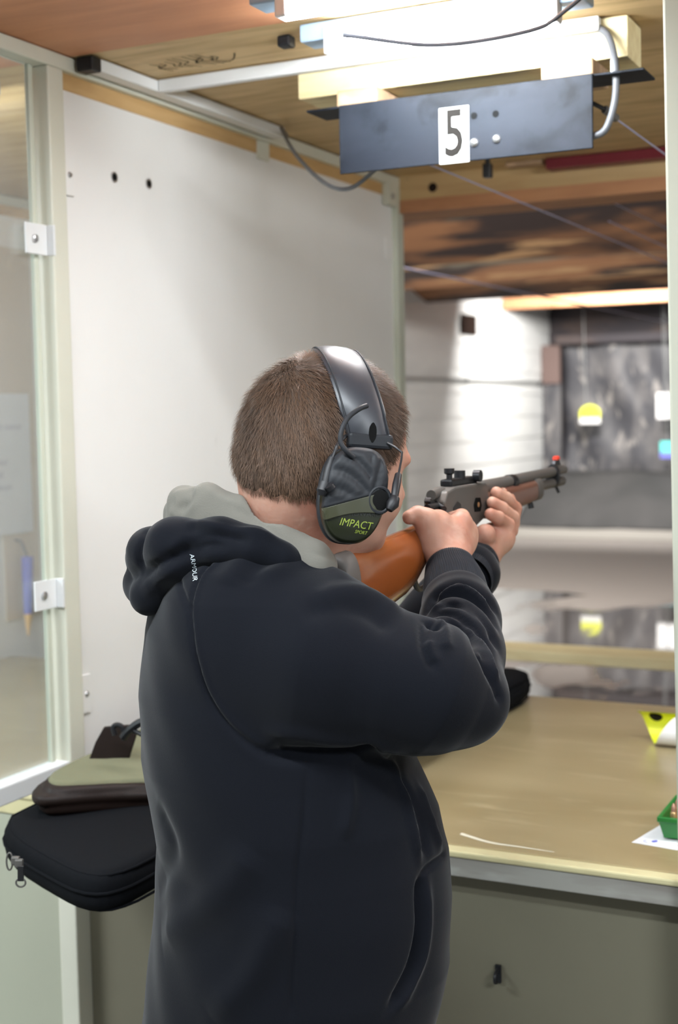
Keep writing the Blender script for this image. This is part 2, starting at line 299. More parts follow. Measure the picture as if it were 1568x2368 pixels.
def sdf_mesh(fn, lo, hi, h, smooth_it=1):
    """sparse surface nets -> verts, quads"""
    lo = np.array(lo, float); hi = np.array(hi, float); B = 4; H = h*B
    nc = np.ceil((hi-lo)/H).astype(int)
    g = np.stack(np.meshgrid(*[np.arange(n) for n in nc], indexing='ij'), -1).reshape(-1, 3)
    keep = []
    for ch in np.array_split(g, max(1, len(g)//400000)):
        v = fn((lo+(ch+.5)*H).astype(f32)); keep.append(ch[np.abs(v) < H*1.5])
    g = np.concatenate(keep)
    sub = np.stack(np.meshgrid(*[np.arange(B)]*3, indexing='ij'), -1).reshape(-1, 3)
    cells = (g[:, None, :]*B+sub[None]).reshape(-1, 3)
    N = nc*B+2
    key = lambda c: (c[..., 0].astype(np.int64)*N[1]+c[..., 1])*N[2]+c[..., 2]
    ck = (cells[:, None, :]+CORN[None]); kk = key(ck); uk, inv = np.unique(kk.ravel(), return_inverse=True)
    ux = uk//(N[1]*N[2]); uy = (uk//N[2]) % N[1]; uz = uk % N[2]
    P = lo+np.stack([ux, uy, uz], 1)*h; V = np.empty(len(P), f32)
    for s in np.array_split(np.arange(len(P)), max(1, len(P)//300000)): V[s] = fn(P[s].astype(f32))
    cv = V[inv.reshape(-1, 8)]; ins = cv < 0; act = ins.any(1) & ~ins.all(1)
    cells = cells[act]; cv = cv[act]; acc = np.zeros((len(cells), 3)); cnt = np.zeros(len(cells))
    for a, b in EDG:
        va, vb = cv[:, a], cv[:, b]; m = (va < 0) != (vb < 0); t = np.where(m, va/(va-vb+1e-20), 0)
        acc += m[:, None]*(CORN[a]+(CORN[b]-CORN[a])*t[:, None]); cnt += m
    verts = lo+(cells+acc/cnt[:, None])*h
    cid = key(cells); order = np.argsort(cid); sk = cid[order]
    def find(c):
        k = key(c); i = np.clip(np.searchsorted(sk, k), 0, len(sk)-1); return np.where(sk[i] == k, order[i], -1)
    quads = []
    for ax in range(3):
        e1 = np.zeros(3, int); e1[(ax+1) % 3] = 1; e2 = np.zeros(3, int); e2[(ax+2) % 3] = 1
        ci = 0; cj = int(np.where((CORN == np.eye(3, dtype=int)[ax]).all(1))[0][0])
        m = (cv[:, ci] < 0) != (cv[:, cj] < 0); c = cells[m]; flip = cv[m, ci] >= 0
        q = np.stack([find(c), find(c-e1), find(c-e1-e2), find(c-e2)], 1); ok = (q >= 0).all(1); q = q[ok]; fl = flip[ok]
        q[fl] = q[fl][:, ::-1]; quads.append(q)
    quads = np.concatenate(quads)
    for _ in range(2):     # pull onto the surface
        v = fn(verts.astype(f32)); e = 0.5*h; gr = np.stack([fn((verts+np.eye(3)[i]*e).astype(f32))-v for i in range(3)], 1)/e
        n2 = (gr**2).sum(1)+1e-6; st = (v/n2)[:, None]*gr; l = np.sqrt((st**2).sum(1)); st *= np.minimum(1, h/(l+1e-9))[:, None]; verts = verts-st
    return verts, quads
def normals(v, q):
    n = np.zeros_like(v); fn_ = np.cross(v[q[:, 2]]-v[q[:, 0]], v[q[:, 3]]-v[q[:, 1]])
    for i in range(4): np.add.at(n, q[:, i], fn_)
    return n/(np.linalg.norm(n, axis=1)[:, None]+1e-12)
def np_object(name, v, q, m, parent=None):
    me = bpy.data.meshes.new(name); me.vertices.add(len(v)); me.vertices.foreach_set('co', v.astype(f32).ravel())
    me.loops.add(q.size); me.loops.foreach_set('vertex_index', q.astype(np.int32).ravel())
    me.polygons.add(len(q)); me.polygons.foreach_set('loop_start', np.arange(len(q), dtype=np.int32)*q.shape[1])
    me.update(calc_edges=True); me.validate(); me.polygons.foreach_set('use_smooth', [True]*len(me.polygons))
    me.materials.append(M[m]); o = bpy.data.objects.new(name, me); C.objects.link(o)
    if parent is not None: attach(o, parent)
    return o
def organic(name, fn, lo, hi, h, m, parent=None):
    v, q = sdf_mesh(fn, lo, hi, h); return np_object(name, v, q, m, parent)
def hit(bvh, x, y, far=False):
    d = ray(x, y); o = Vector(EYE); d = Vector(d).normalized()
    loc, n, i, t = bvh.ray_cast(o, d)
    return (np.array(loc), np.array(n)) if loc is not None else (None, None)
def carve(v, q, lines):
    """raise (+) or sink (-) folds and seams: lines = [(points3d, width, height)]"""
    n = normals(v, q); disp = np.zeros(len(v))
    for pts, wd, hgt in lines:
        if len(pts) < 2: continue
        P = np.array(spline(pts, 10)); L = len(P); m = ((v > P.min(0)-3*wd) & (v < P.max(0)+3*wd)).all(1); idx = np.where(m)[0]
        if not len(idx): continue
        best = np.full(len(idx), 1e9); tt = np.zeros(len(idx))
        for i in range(L-1):
            a, b = P[i], P[i+1]; ba = b-a; t = np.clip(((v[idx]-a)@ba)/(ba@ba+1e-12), 0, 1)
            d = ((v[idx]-a-t[:, None]*ba)**2).sum(1); s = d < best; best[s] = d[s]; tt[s] = (i+t[s])/(L-1)
        fade = np.clip(np.minimum(tt, 1-tt)*6+0.15, 0, 1)
        disp[idx] += hgt*np.exp(-best/(wd*wd))*fade
    return v+n*disp[:, None]

# ================================================================== THE ROOM
ZC = 2.25   # ceiling
struct(box('floor', (-6.2, -3.2, -0.1), (3.2, 3.0, 0.0), M['concrete_floor']))
struct(box('floor_range', (-6.2, 3.0, -0.1), (3.2, 20.5, 0.0), M['wetfloor']))
struct(box('ceiling_red_plywood', (-6.2, 0.9, ZC), (3.2, 2.065, ZC+0.03), M['redply']))
struct(box('ceiling_plywood', (-6.2, 2.065, ZC+0.002), (3.2, 3.56, ZC+0.03), M['plank']))
struct(box('ceiling', (-6.2, -3.2, 2.42), (3.2, 0.9, 2.45), M['roomwall']))
struct(box('trim_ceiling_step', (-6.2, 0.88, ZC+.03), (3.2, 0.9, 2.42), M['roomwall']))
struct(box('ceiling_range', (-6.2, 3.7, 3.5), (3.2, 20.5, 3.55), M['darktimber']))
struct(box('trim_range_bulkhead', (-6.2, 3.72, 2.30), (3.2, 3.76, 3.5), M['darktimber']))
struct(box('wall_back', (-6.2, -3.2, 0), (3.2, -3.1, 2.42), M['roomwall']))
struct(box('wall_right', (3.1, -3.1, 0), (3.2, 20.5, 3.5), M['roomwall']))
struct(box('wall_left_room', (-6.2, -3.1, 0), (-6.05, 3.6, 2.42), M['roomwall']))
# left wall of the range: horizontal lap boards
mb = MB(); z = 0.0
while z < 3.5:
    mb.add([(-6.15, 3.6, z), (-6.05, 3.6, z), (-6.065, 3.6, z+.3), (-6.15, 3.6, z+.3), (-6.15, 19.6, z), (-6.05, 19.6, z), (-6.065, 19.6, z+.3), (-6.15, 19.6, z+.3)],
           [(0, 3, 2, 1), (4, 5, 6, 7), (0, 1, 5, 4), (1, 2, 6, 5), (2, 3, 7, 6), (3, 0, 4, 7)]); z += 0.3
struct(mb.build('wall_left', 'rangewall'))
struct(box('wall_far', (-6.2, 19.6, 0), (3.2, 19.8, 3.5), M['darktimber']))

# header board over the opening to the range
struct(box('trim_header', (-6.0, 3.56, 2.185), (3.0, 3.70, ZC+0.03), M['header']))
struct(box('trim_header_edge', (-6.0, 3.558, 2.150), (3.0, 3.72, 2.185), M['orange_edge']))

o = MB().tube([(-1.43+0*k, 3.5585, 2.213) for k in range(1)]+[(-1.43, 3.5595, 2.213)], .013, 12).build('header_knot', 'rustplate', bpy.data.objects['trim_header'])

# ---- booths: partition screens (steel frame, white panel, pine strip)
def partition(x, label, detailed):
    t = thing('lane_partition', label, 'partition', (x, 2.02, 0), 'screens between the shooting lanes')
    w2 = 0.02
    mb = MB()
    mb.box((x-w2, 1.0, 2.222), (x+w2, 3.585, ZC-.001))       # top rail
    mb.build('top_rail', 'cream', t, 0.003)
    MB().box((x-w2, 1.995, 0.0), (x+w2, 2.04, 2.222)).build('post', 'cream', t, 0.003)
    MB().box((x-w2, 3.54, 0.0), (x+w2, 3.585, 2.222)).build('post', 'palegreen', t, 0.003)
    MB().box((x-w2, 1.0, 0.0), (x+w2, 1.04, 2.222)).build('post', 'cream', t, 0.003)
    MB().box((x-w2, 1.04, 0.938), (x+w2, 1.995, 0.972)).build('bottom_rail', 'plastic_white', t, 0.003)
    MB().box((x-.010, 2.04, 0.0), (x+.004, 3.54, 2.192)).build('panel', 'white', t)
    MB().box((x-.012, 2.04, 2.192), (x+.006, 3.54, 2.222)).build('pine_strip', 'pine', t)
    MB().box((x-.008, 2.0402, 0.9), (x+.0048, 2.0428, 2.19)).build('gap_shade_strip', 'rustplate', t)  # dark strip painted in for the shade in the gap between post and panel
    # glass pane with a pale sealing bead
    g = MB().box((x-.012, 1.045, 0.972), (x-.007, 1.972, 2.222)).build('glass_pane', 'glass', t)
    MB().box((x-.014, 1.972, 0.972), (x-.004, 1.984, 2.222)).build('glazing_bead', 'palegreen', t, 0.002)
    if detailed:
        for (y0, y1, z0, z1, out) in ((1.935, 2.0, 1.888, 1.942, .0215), (1.926, 1.992, 1.256, 1.309, .0215)):
            b = MB().box((x+.004, y0, z0), (x+.0075, y1, z1)).box((x+.0075, y1-.006, z0), (x+.022, y1, z1)).build('glass_bracket', 'plastic_white', t, 0.001)
            cy, cz = (y0+y1)/2-.009, (z0+z1)/2
            s = MB().tube([(x+.0075, cy, cz), (x+.0115, cy, cz), (x+.013, cy, cz)], [.0075, .007, .004], 14).build('screw', 'zinc', b, smooth=True)
        for (y0, y1, z0, z1) in ((2.04, 2.078, 2.003, 2.078), (2.03+.008, 2.078, 1.046, 1.118)):
            b = MB().box((x+.004, y0, z0), (x+.0095, y1, z1)).build('panel_bracket', 'white', t, 0.001)
            MB().tube([(x+.0095, y1-.014, (z0+z1)/2), (x+.0125, y1-.014, (z0+z1)/2)], [.006, .004], 12).build('screw', 'zinc', b, smooth=True)
        b = MB().box((x+.004, 3.49, 2.02), (x+.0065, 3.54, 2.075)).build('panel_bracket', 'white', t, 0.001)
        b = MB().box((x+.006, 2.77, 2.180), (x+.010, 2.825, 2.222)).build('panel_bracket', 'cream', t, 0.001)
        b = MB().box((x+.006, 3.47, 2.165), (x+.024, 3.535, 2.225)).build('corner_bracket', 'cream', t, 0.002)
        MB().tube([(x+.024, 3.50, 2.19), (x+.028, 3.50, 2.19)], .008, 10).build('bolt', 'zinc', b)
        for y, z in ((2.211, 2.058), (2.329, 2.062)):
            MB().tube([(x+.003, y, z), (x+.0052, y, z)], [.0105, .0105], 16).build('eyelet', 'zinc', t, smooth=True)
            MB().tube([(x+.0052, y, z), (x+.0056, y, z)], .0070, 14).build('screw_hole', 'darkhole', t)
    return t
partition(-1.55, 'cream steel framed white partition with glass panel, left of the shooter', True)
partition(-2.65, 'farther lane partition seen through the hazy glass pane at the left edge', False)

# right-hand frame post of the lane
t = thing('frame_post', 'cream steel upright at the right edge of the photo in front of the counter', 'post', (-0.415, 2.0, 0))
MB().rings([[(x_+.0165*(ZC-z), y_, z) for x_, y_ in ((-.444, 1.975), (-.385, 1.975), (-.385, 2.0), (-.444, 2.0))] for z in (0, ZC-.001)]).build('upright', 'palegreen', t, 0.004)

# ---- counters
def counter(x0, x1, label):
    t = thing('shooting_counter', label, 'counter', ((x0+x1)/2, 2.5, 0), 'wooden counters of the shooting lanes')
    MB().box((x0, 2.02, 0.862), (x1, 3.165, 0.9)).build('worktop', 'counter', t, 0.003)
    MB().box((x0, 1.992, 0.888), (x1, 2.022, 0.8985)).build('nosing', 'nosing', t, 0.003)
    MB().box((x0, 1.996, 0.856), (x1, 2.0195, 0.888)).build('worn_edge', 'wornedge' if x0 > -2 else 'nosing', t, 0.002)
    return t
counter(-1.529, -0.42, 'pale varnished plywood counter in front of the shooter')
counter(-2.629, -1.571, 'plywood counter of the next lane, seen through the glass at left')
t = counter(-0.39, 0.7, 'plywood counter of the lane to the right')
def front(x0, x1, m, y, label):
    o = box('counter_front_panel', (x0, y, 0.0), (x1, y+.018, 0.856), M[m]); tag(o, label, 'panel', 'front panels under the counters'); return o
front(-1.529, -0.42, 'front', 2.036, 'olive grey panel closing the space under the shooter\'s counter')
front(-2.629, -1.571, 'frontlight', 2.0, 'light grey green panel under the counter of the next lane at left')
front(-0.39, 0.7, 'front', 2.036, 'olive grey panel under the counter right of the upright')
# worn scuff on the counter's front corner
mb = MB(); P = spline([(-0.80, 2.075, .9004), (-0.74, 2.05, .9004), (-0.69, 2.047, .9004), (-0.63, 2.043, .9004)], 8)
for i in range(len(P)-1):
    w0 = .004*(1-i/len(P))+.001; mb.add([P[i]+[0, -w0, 0], P[i+1]+[0, -w0, 0], P[i+1]+[0, w0, 0], P[i]+[0, w0, 0]], [(0, 1, 2, 3)])
tag(mb.build('paint_scuff', 'scuff'), 'pale scratch along the front corner of the shooter\'s counter', 'scuff')
# coat hook on the front panel
t = thing('panel_hook', 'small black hook on the olive grey panel under the counter', 'hook', (-0.722, 2.036, 0.69))
MB().box((-.727, 2.031, .676), (-.717, 2.036, .706)).build('hook_plate', 'plastic_black', t, .001)
MB().tube(spline([(-.722, 2.031, .700), (-.722, 2.018, .694), (-.722, 2.016, .684), (-.722, 2.024, .680)], 4), .003, 8).build('hook_arm', 'plastic_black', t, smooth=True)

# ---- cable trunking on the ceiling and along the partition
t = thing('cable_trunking', 'white plastic cable trunking along the top of the partition', 'trunking', (-1.48, 2.4, 2.23))
MB().box((-1.522, 2.10, 2.228), (-1.490, 2.81, 2.2495)).build('channel', 'plastic_white', t, .002)
MB().box((-1.524, 2.070, 2.224), (-1.488, 2.10, 2.2498)).build('end_cap', 'plastic_black', t, .003)
o = box('cable_trunking', (-1.489, 2.285, 2.226), (-0.618, 2.303, ZC-.0005), M['plastic_white'], None, .002)
tag(o, 'white plastic trunking running across the ceiling to the timber beam', 'trunking')
tag(MB().tube(spline([(-1.488, 2.815, 2.232), (-1.42, 2.66, 2.215), (-1.30, 2.50, 2.12), (-1.17, 2.36, 2.035), (-1.10, 2.32, 2.012), (-1.04, 2.30, 2.035), (-1.0, 2.275, 2.06)], 8), .004, 8).build('power_cable', 'cablegrey', smooth=True),
    'dark grey cable sagging from the trunking to behind the numbered plate', 'cable')
tag(MB().tube(spline([(-.625, 2.300, 2.236), (-.603, 2.29, 2.215), (-.588, 2.275, 2.17), (-.586, 2.27, 2.11), (-.600, 2.265, 2.06), (-.622, 2.262, 2.048), (-.65, 2.275, 2.05)], 8), .006, 10).build('power_cable', 'cablegrey', smooth=True),
    'thick grey cable looping from the timber beam down the right end of the numbered plate', 'cable')

# ---- fluorescent battens
def batten(x0, x1, y, label):
    t = thing('fluorescent_batten', label, 'light fitting', ((x0+x1)/2, y, ZC), 'fluorescent battens over the lane')
    MB().box((x0-.06, y-.004, ZC-.030), (x1+.05, y+.050, ZC-.0005)).build('housing', 'batten', t, .003)
    for x in (x0, x1): MB().box((x-.010, y-.016, ZC-.058), (x+.010, y+.014, ZC-.012)).build('tube_holder', 'plastic_white', t, .003)
    MB().tube([(x0, y, ZC-.048), (x1, y, ZC-.048)], .013, 20).build('tube', 'tube', t, smooth=True)
batten(-1.015, -0.635, 2.09, 'glowing fluorescent batten just above the numbered steel plate')
batten(-0.985, -0.63, 1.865, 'second fluorescent batten, cut off by the top edge of the photo')
tag(MB().tube(spline([(-.92, 1.93, 2.175), (-.80, 2.02, 2.165), (-.66, 2.05, 2.175), (-.60, 2.04, 2.195), (-.50, 1.98, 2.235)], 8), .0035, 8).build('power_cable', 'plastic_black', smooth=True),
    'thin black cable hanging across in front of the light tubes at the top', 'cable')
batten(-2.25, -1.80, 2.085, 'fluorescent batten over the next lane to the left')
batten(-0.1, 0.65, 2.085, 'added out-of-view fluorescent batten over the lane to the right, for fill light')  # this batten and the next are added out of view as fill
batten(0.95, 1.70, 2.085, 'added out-of-view fluorescent batten over the second lane to the right, for fill light')
t = thing('cable_clamp', 'small black clamp on the ceiling at the left end of the light batten', 'clamp', (-1.125, 2.14, ZC))
MB().box((-1.14, 2.125, ZC-.02), (-1.115, 2.15, ZC-.0005)).build('clamp_body', 'plastic_black', t, .004)

# ---- timber beam with the numbered steel angle
tag(box('ceiling_beam', (-1.193, 2.305, 2.182), (-0.574, 2.400, ZC-.0005), M['beam'], None, .002), 'short pale timber beam on the ceiling behind the light tube', 'beam')
for x0, x1, lab in ((-1.10, -1.02, 'left wooden spacer block between beam and steel plate'), (-0.715, -0.625, 'right wooden spacer block between beam and steel plate')):
    tag(box('spacer_block', (x0, 2.275, 2.148), (x1, 2.38, 2.1815), M['block'], None, .004), lab, 'block', 'wooden spacer blocks')
t = thing('lane_number_plate', 'black steel angle with number 5 hanging below the timber beam', 'sign', (-0.85, 2.25, 2.10))
MB().box((-1.150, 2.253, 2.1435), (-0.535, 2.335, 2.1475)).build('flange', 'steel', t, .001)
MB().box((-1.082, 2.247, 2.026), (-0.618, 2.252, 2.1475)).build('face_plate', 'steel', t, .0015)
MB().box((-0.889, 2.2445, 2.024), (-0.834, 2.2468, 2.120)).build('number_card', 'plateWhite', t, .003)
vs, fs = text_mesh('5', .112, .0004, .72, bold=.0012)
MB().add([(-0.861+x, 2.2440-z, 2.0715+y) for x, y, z in vs], fs).build('numeral', 'ink', t)
for x, z, full in ((-.825, 2.101, 0), (-.786, 2.100, 0), (-.825, 2.056, 1), (-.785, 2.058, 1)):
    if full:
        MB().tube([(x, 2.2468, z), (x, 2.2435, z), (x, 2.2415, z)], [.0075, .0065, .0035], 14).build('screw', 'zinc', t, smooth=True)
    else:
        MB().tube([(x, 2.2468, z), (x, 2.2462, z)], .0058, 14).build('screw_hole', 'darkhole', t)
# a coach bolt through the flange at the right
t = thing('hanger_bolt', 'threaded bolt holding the steel flange at the right end of the beam', 'bolt', (-.575, 2.30, 2.15))
MB().tube([(-.596, 2.29, 2.148), (-.596, 2.29, 2.182)], .003, 8).build('shank', 'zinc', t); MB().tube([(-.596, 2.29, 2.1478), (-.596, 2.29, 2.153)], .007, 6).build('nut', 'zinc', t)
# scribble on the ceiling plywood
mb = MB()
def stroke(pts, r=.0012):
    P = spline(pts, 6)
    for i in range(len(P)-1):
        d = P[i+1]-P[i]; n = np.array([-d[1], d[0], 0]); n = n/(np.linalg.norm(n)+1e-9)*r
        mb.add([P[i]-n, P[i+1]-n, P[i+1]+n, P[i]+n], [(0, 3, 2, 1)])
for k in range(9):
    x = -1.44+.016*k; stroke([(x+random.uniform(-.004, .004), 2.16+random.uniform(0, .03), ZC-.0001), (x+.01, 2.20, ZC-.0001), (x+random.uniform(-.012, .006), 2.215, ZC-.0001), (x+.014, 2.235+random.uniform(-.01, .01), ZC-.0001)])
stroke([(-1.345, 2.215, ZC-.0001), (-1.32, 2.235, ZC-.0001), (-1.29, 2.23, ZC-.0001), (-1.27, 2.205, ZC-.0001), (-1.262, 2.19, ZC-.0001)])
stroke([(-1.33, 2.185, ZC-.0001), (-1.35, 2.205, ZC-.0001), (-1.32, 2.212, ZC-.0001), (-1.31, 2.19, ZC-.0001)])
tag(mb.build('pencil_scribble', 'ink'), 'dark illegible scribble on the plywood ceiling left of the light', 'scribble')

# ---- things on the header
tag(box('red_bar', (-1.09, 3.50, 2.222), (-0.55, 3.556, ZC), M['redbar'], None, .003), 'dark red bar fixed under the ceiling at the header board', 'bar')
tag(box('wood_offcut', (-1.20, 3.50, 2.238), (-1.10, 3.54, ZC), M['block'], None, .002), 'thin pale offcut of wood beside the red bar', 'offcut')
t = thing('pulley_hook', 'small dark hook hanging under the numbered plate at the header', 'hook', (-1.07, 3.0, 2.2))
MB().tube([(-1.07, 3.0, ZC), (-1.07, 3.0, 2.155)], .006, 8).build('stem', 'gunblack', t)
MB().box((-1.080, 2.99, 2.126), (-1.060, 3.01, 2.158)).build('pulley_block', 'gunblack', t, .003)
t = thing('turnbuckle', 'small steel turnbuckle at the start of the wire right of the plate', 'turnbuckle', (-.61, 2.36, 2.1))
MB().tube([(-.640, 2.258, 2.112), (-.612, 2.30, 2.098)], .004, 8).build('eye', 'gunblack', t); MB().tube([(-.612, 2.30, 2.098), (-.600, 2.33, 2.087)], .007, 8).build('body', 'gunsteel', t)
for a, b, lab in (((-.600, 2.33, 2.086), (-.6, 15.0, 2.12), 'steel target wire running downrange from the turnbuckle'), ((-1.0, 2.42, 2.07), (-1.0, 16.0, 2.09), 'steel target wire running downrange from behind the numbered plate'),
                  ((-1.9, 2.6, 2.09), (-1.9, 16.0, 2.2), 'bluish target wire of the next lane crossing below the baffles'), ((-.98, 3.72, 2.16), (-.98, 16.0, 2.30), 'upper pinkish wire near the right end of the baffles'),
                  ((-.98, 3.72, 2.105), (-.98, 16.0, 2.15), 'lower pinkish wire near the right end of the baffles')):
    mid = (np.array(a)+np.array(b))/2-[0, 0, .02]
    tag(MB().tube(spline([a, mid, b], 6), .0017 if a[0] != -1.9 else .0032, 6).build('target_wire', 'wirebright'), lab, 'wire', 'target wires')

# ---- the paper and the pen beyond the glass
t = thing('range_notice', 'white printed notice on the farther partition behind the glass', 'notice', (-2.63, 3.2, 1.46))
MB().box((-2.641, 2.80, 1.258), (-2.638, 3.295, 1.672)).build('sheet', 'paper', t)
for s, y, z in (('of your owner', 3.17, 1.575), ('s is my', 3.10, 1.507), ('is in & your', 3.12, 1.472), ('a sms level', 3.10, 1.435), ('to communi', 3.13, 1.398)):
    vs, fs = text_mesh(s, .030, .0002); MB().add([(-2.6375+z0, y+x, z+yy) for x, yy, z0 in vs], fs).build('printed_line', 'faint', t)
tag(box('beige_board', (-2.6455, 3.165, 1.0), (-2.6415, 3.325, 2.10), M['beige']), 'tall beige board strip behind the notice on the farther partition', 'board')
t = thing('hanging_marker', 'blue marker with pale tip hanging behind the glass at left', 'marker', (-2.60, 3.2, 1.05))
MB().tube([(-2.60, 3.215, 1.19), (-2.60, 3.21, 1.02)], [.018, .013], 12).build('barrel', 'bluepen', t, smooth=True)
MB().tube([(-2.60, 3.21, 1.02), (-2.60, 3.208, .955)], [.013, .003], 12).build('tip', 'penorange', t, smooth=True)
MB().tube([(-2.60, 3.215, 1.19), (-2.62, 3.215, 1.235), (-2.642, 3.215, 1.24)], .004, 8).build('hanger', 'cablegrey', t)

# ---- things on the counter
t = thing('target_card', 'curled yellow target card with black bullseye, white back turned up', 'card', (-.63, 2.86, .9))
for nm_, rr_, mm_ in (('card_back', .0325, 'whitecard'), ('target_face', .0316, 'yellowcard')):
    mb = MB(); R_ = []
    for i in range(34):
        a = math.radians(100+330*i/33); xl = np.interp(math.degrees(a), [100, 180, 270, 360, 430], [-.592, -.622, -.645, -.672, -.684])
        R_.append([(xl+(-.52-xl)*v, 2.79+rr_*math.cos(a)*1.25, .9345+rr_*math.sin(a)) for v in np.linspace(0, 1, 6)])
    mb.rings(R_, cap=False, close=False).build(nm_, mm_, t, smooth=True, sharp=180)
a = math.radians(395); MB().rings([[(-.648+.014*math.cos(q), 2.79+.0310*math.cos(a+.42*math.sin(q))*1.25, .9345+.0310*math.sin(a+.42*math.sin(q))) for q in np.linspace(0, 2*PI, 20, endpoint=False)], [(-.648, 2.79+.031*math.cos(a)*1.25, .9345+.031*math.sin(a))]*20], cap=False).build('bullseye', 'ink', t)
# paper slip with blue stamp
t = thing('paper_slip', 'white slip of paper with a blue mark under the green tray', 'paper', (-.46, 2.18, .9))
MB().prism([(-.530, 2.137), (-.455, 2.125), (-.405, 2.17), (-.43, 2.34), (-.49, 2.34)], (0, 0, .9003), (1, 0, 0), (0, 1, 0), (0, 0, 1), .0004).build('sheet', 'paper', t)
MB().tube([(-.500, 2.150, .9008), (-.494, 2.156, .9008)], .0022, 6).build('stamp', 'blueink', t)
MB().tube([(-.508+.006*math.cos(a), 2.151+.006*math.sin(a), .9008) for a in np.linspace(2, 5, 8)], .0004, 4).build('stamp', 'blueink', t)
# green ammunition tray
t = thing('ammunition_tray', 'green plastic tray with brass cartridges at the right edge of the counter', 'tray', (-.45, 2.24, .9008))
def trayring(s, z, x0=-.493, x1=-.363, y0=2.165, y1=2.30): 
    cx, cy = (x0+x1)/2, (y0+y1)/2; return [(cx+(x-cx)*s, cy+(y-cy)*s, z) for x, y in ((x0, y0), (x1, y0), (x1, y1), (x0, y1))]
MB().rings([trayring(.90, .903), trayring(1.0, .930), trayring(1.04, .931), trayring(1.04, .939), trayring(.94, .939), trayring(.84, .910)]).build('tray_body', 'green', t, .002)
for i in range(4):
    for j in range(4):
        x, y = -.474+i*.030, 2.188+j*.030
        c_ = MB().tube([(x, y, .910), (x, y, .940), (x, y, .943)], [.006, .006, .0045], 12).build('cartridge', 'brass', t, smooth=True)
        MB().tube([(x, y, .943), (x, y, .951), (x, y, .957)], [.0043, .0038, .001], 10).build('bullet', 'copper', c_, smooth=True)

# ================================================================== THE RANGE
t = thing('barrier_rail', 'yellow pine rail crossing the range in front of the wet floor', 'rail', (-1.5, 4.55, 0))
MB().box((-5.9, 4.50, .722), (2.8, 4.66, .762)).build('rail_board', 'beam', t, .004)
for x in (-5.2, -1.78, 1.6): MB().box((x-.045, 4.53, 0), (x+.045, 4.63, .722)).build('post', 'beam', t, .003)
def baffle(y0, z0, y1, z1, m, label, th=.05, x0=-6.04, x1=3.0):
    t = MB().add([(x0, y0, z0), (x1, y0, z0), (x1, y1, z1), (x0, y1, z1), (x0, y0+.01, z0+th), (x1, y0+.01, z0+th), (x1, y1+.02, z1+th), (x0, y1+.02, z1+th)],
                 [(0, 1, 2, 3), (4, 7, 6, 5), (0, 4, 5, 1), (1, 5, 6, 2), (2, 6, 7, 3), (3, 7, 4, 0)]).build('ceiling_baffle', m)
    tag(t, label, 'baffle', 'timber ceiling baffles of the range'); return t
baffle(6.6, 3.0, 8.0, 2.50, 'roughbrown', 'nearest rough brown timber baffle under the range ceiling')
baffle(9.6, 3.15, 11.6, 2.70, 'roughbrown', 'second brown timber baffle behind the nearest one')
baffle(12.6, 3.45, 14.8, 2.84, 'roughbrown', 'third dark baffle above the lit part of the white wall')
tag(box('light_beam', (-6.04, 17.45, 2.92), (3.0, 17.6, 3.06), M['orange_edge'], None, .01), 'brightly lit orange timber beam near the far end of the range', 'beam')
tag(box('upper_bulkhead', (-6.04, 17.6, 3.02), (3.0, 17.7, 3.5), M['darktimber']), 'dark boarding above the lit orange beam', 'board')
# tarp hung at the end
def sheet(name, x0, x1, z0, z1, yf, m, label, cat, nx=90, nz=30):
    mb = MB(); R_ = []
    for j in range(nz+1):
        z = z0+(z1-z0)*j/nz; row = []
        for i in range(nx+1):
            x = x0+(x1-x0)*i/nx
            d = .06*math.sin(x*4.1+1.3*math.sin(z*2.2+x))+.04*math.sin(x*9.3+z*3.1)+.03*math.sin(z*7+x*5.5)
            row.append((x, yf(z)+d, z+(.03*math.sin(x*5) if j == nz else 0)))
        R_.append(row)
    mb.rings(R_, cap=False, close=False); o = mb.build(name, m, smooth=True, sharp=180); s_ = o.modifiers.new('solid', 'SOLIDIFY'); s_.thickness = .01
    return tag(o, label, cat)
sheet('backstop_tarp', -5.76, 3.0, 0.0, 2.50, lambda z: 19.30, 'tarp', 'wrinkled grey tarpaulin hung across the far end of the range', 'tarpaulin')
sheet('mound_cover', -5.95, 3.0, 0.0, 0.69, lambda z: 17.55+1.25*(z/.69)**1.3, 'moundsheet', 'dark grey sheet covering the low bank below the tarpaulin', 'sheet', 90, 14)
tag(box('ledge_board', (-5.95, 18.97, .66), (3.0, 19.12, .70), M['moundsheet'], None, .01), 'pale ledge between the tarpaulin and the covered bank', 'ledge')
tag(box('floor_kerb', (-6.0, 16.1, 0), (3.0, 17.3, .02), M['kerb'], None, .01), 'pale kerb strip at the foot of the covered bank', 'kerb')
tag(box('corner_board', (-6.04, 19.15, 1.95), (-5.77, 19.22, 2.50), M['brownboard']), 'brown board in the far left corner beside the tarpaulin', 'board')
tag(box('corner_sheet', (-6.04, 19.2, 0.0), (-5.77, 19.28, 1.94), M['tarp']), 'narrow grey sheet in the far left corner below the brown board', 'sheet')
tag(box('header_rail', (-5.8, 19.05, 2.50), (3.0, 19.13, 2.62), M['darktimber']), 'brown rail holding the top of the grey tarpaulin', 'rail')
t = thing('wall_pipe', 'grey pipe running along the white range wall', 'pipe', (-6.0, 11, 1.95))
MB().tube([(-6.02, 4, 1.955), (-6.02, 19.1, 1.965)], .018, 8).build('conduit', 'pipe', t); 
for y in (8, 12, 16, 19): MB().box((-6.05, y-.02, 1.93), (-5.995, y+.02, 1.985)).build('pipe_clip', 'gunblack', t)
tag(box('wall_plate', (-6.06, 15.9, 2.53), (-6.02, 16.42, 2.78), M['rustplate'], None, .004), 'dark brown plate on the white range wall', 'plate')
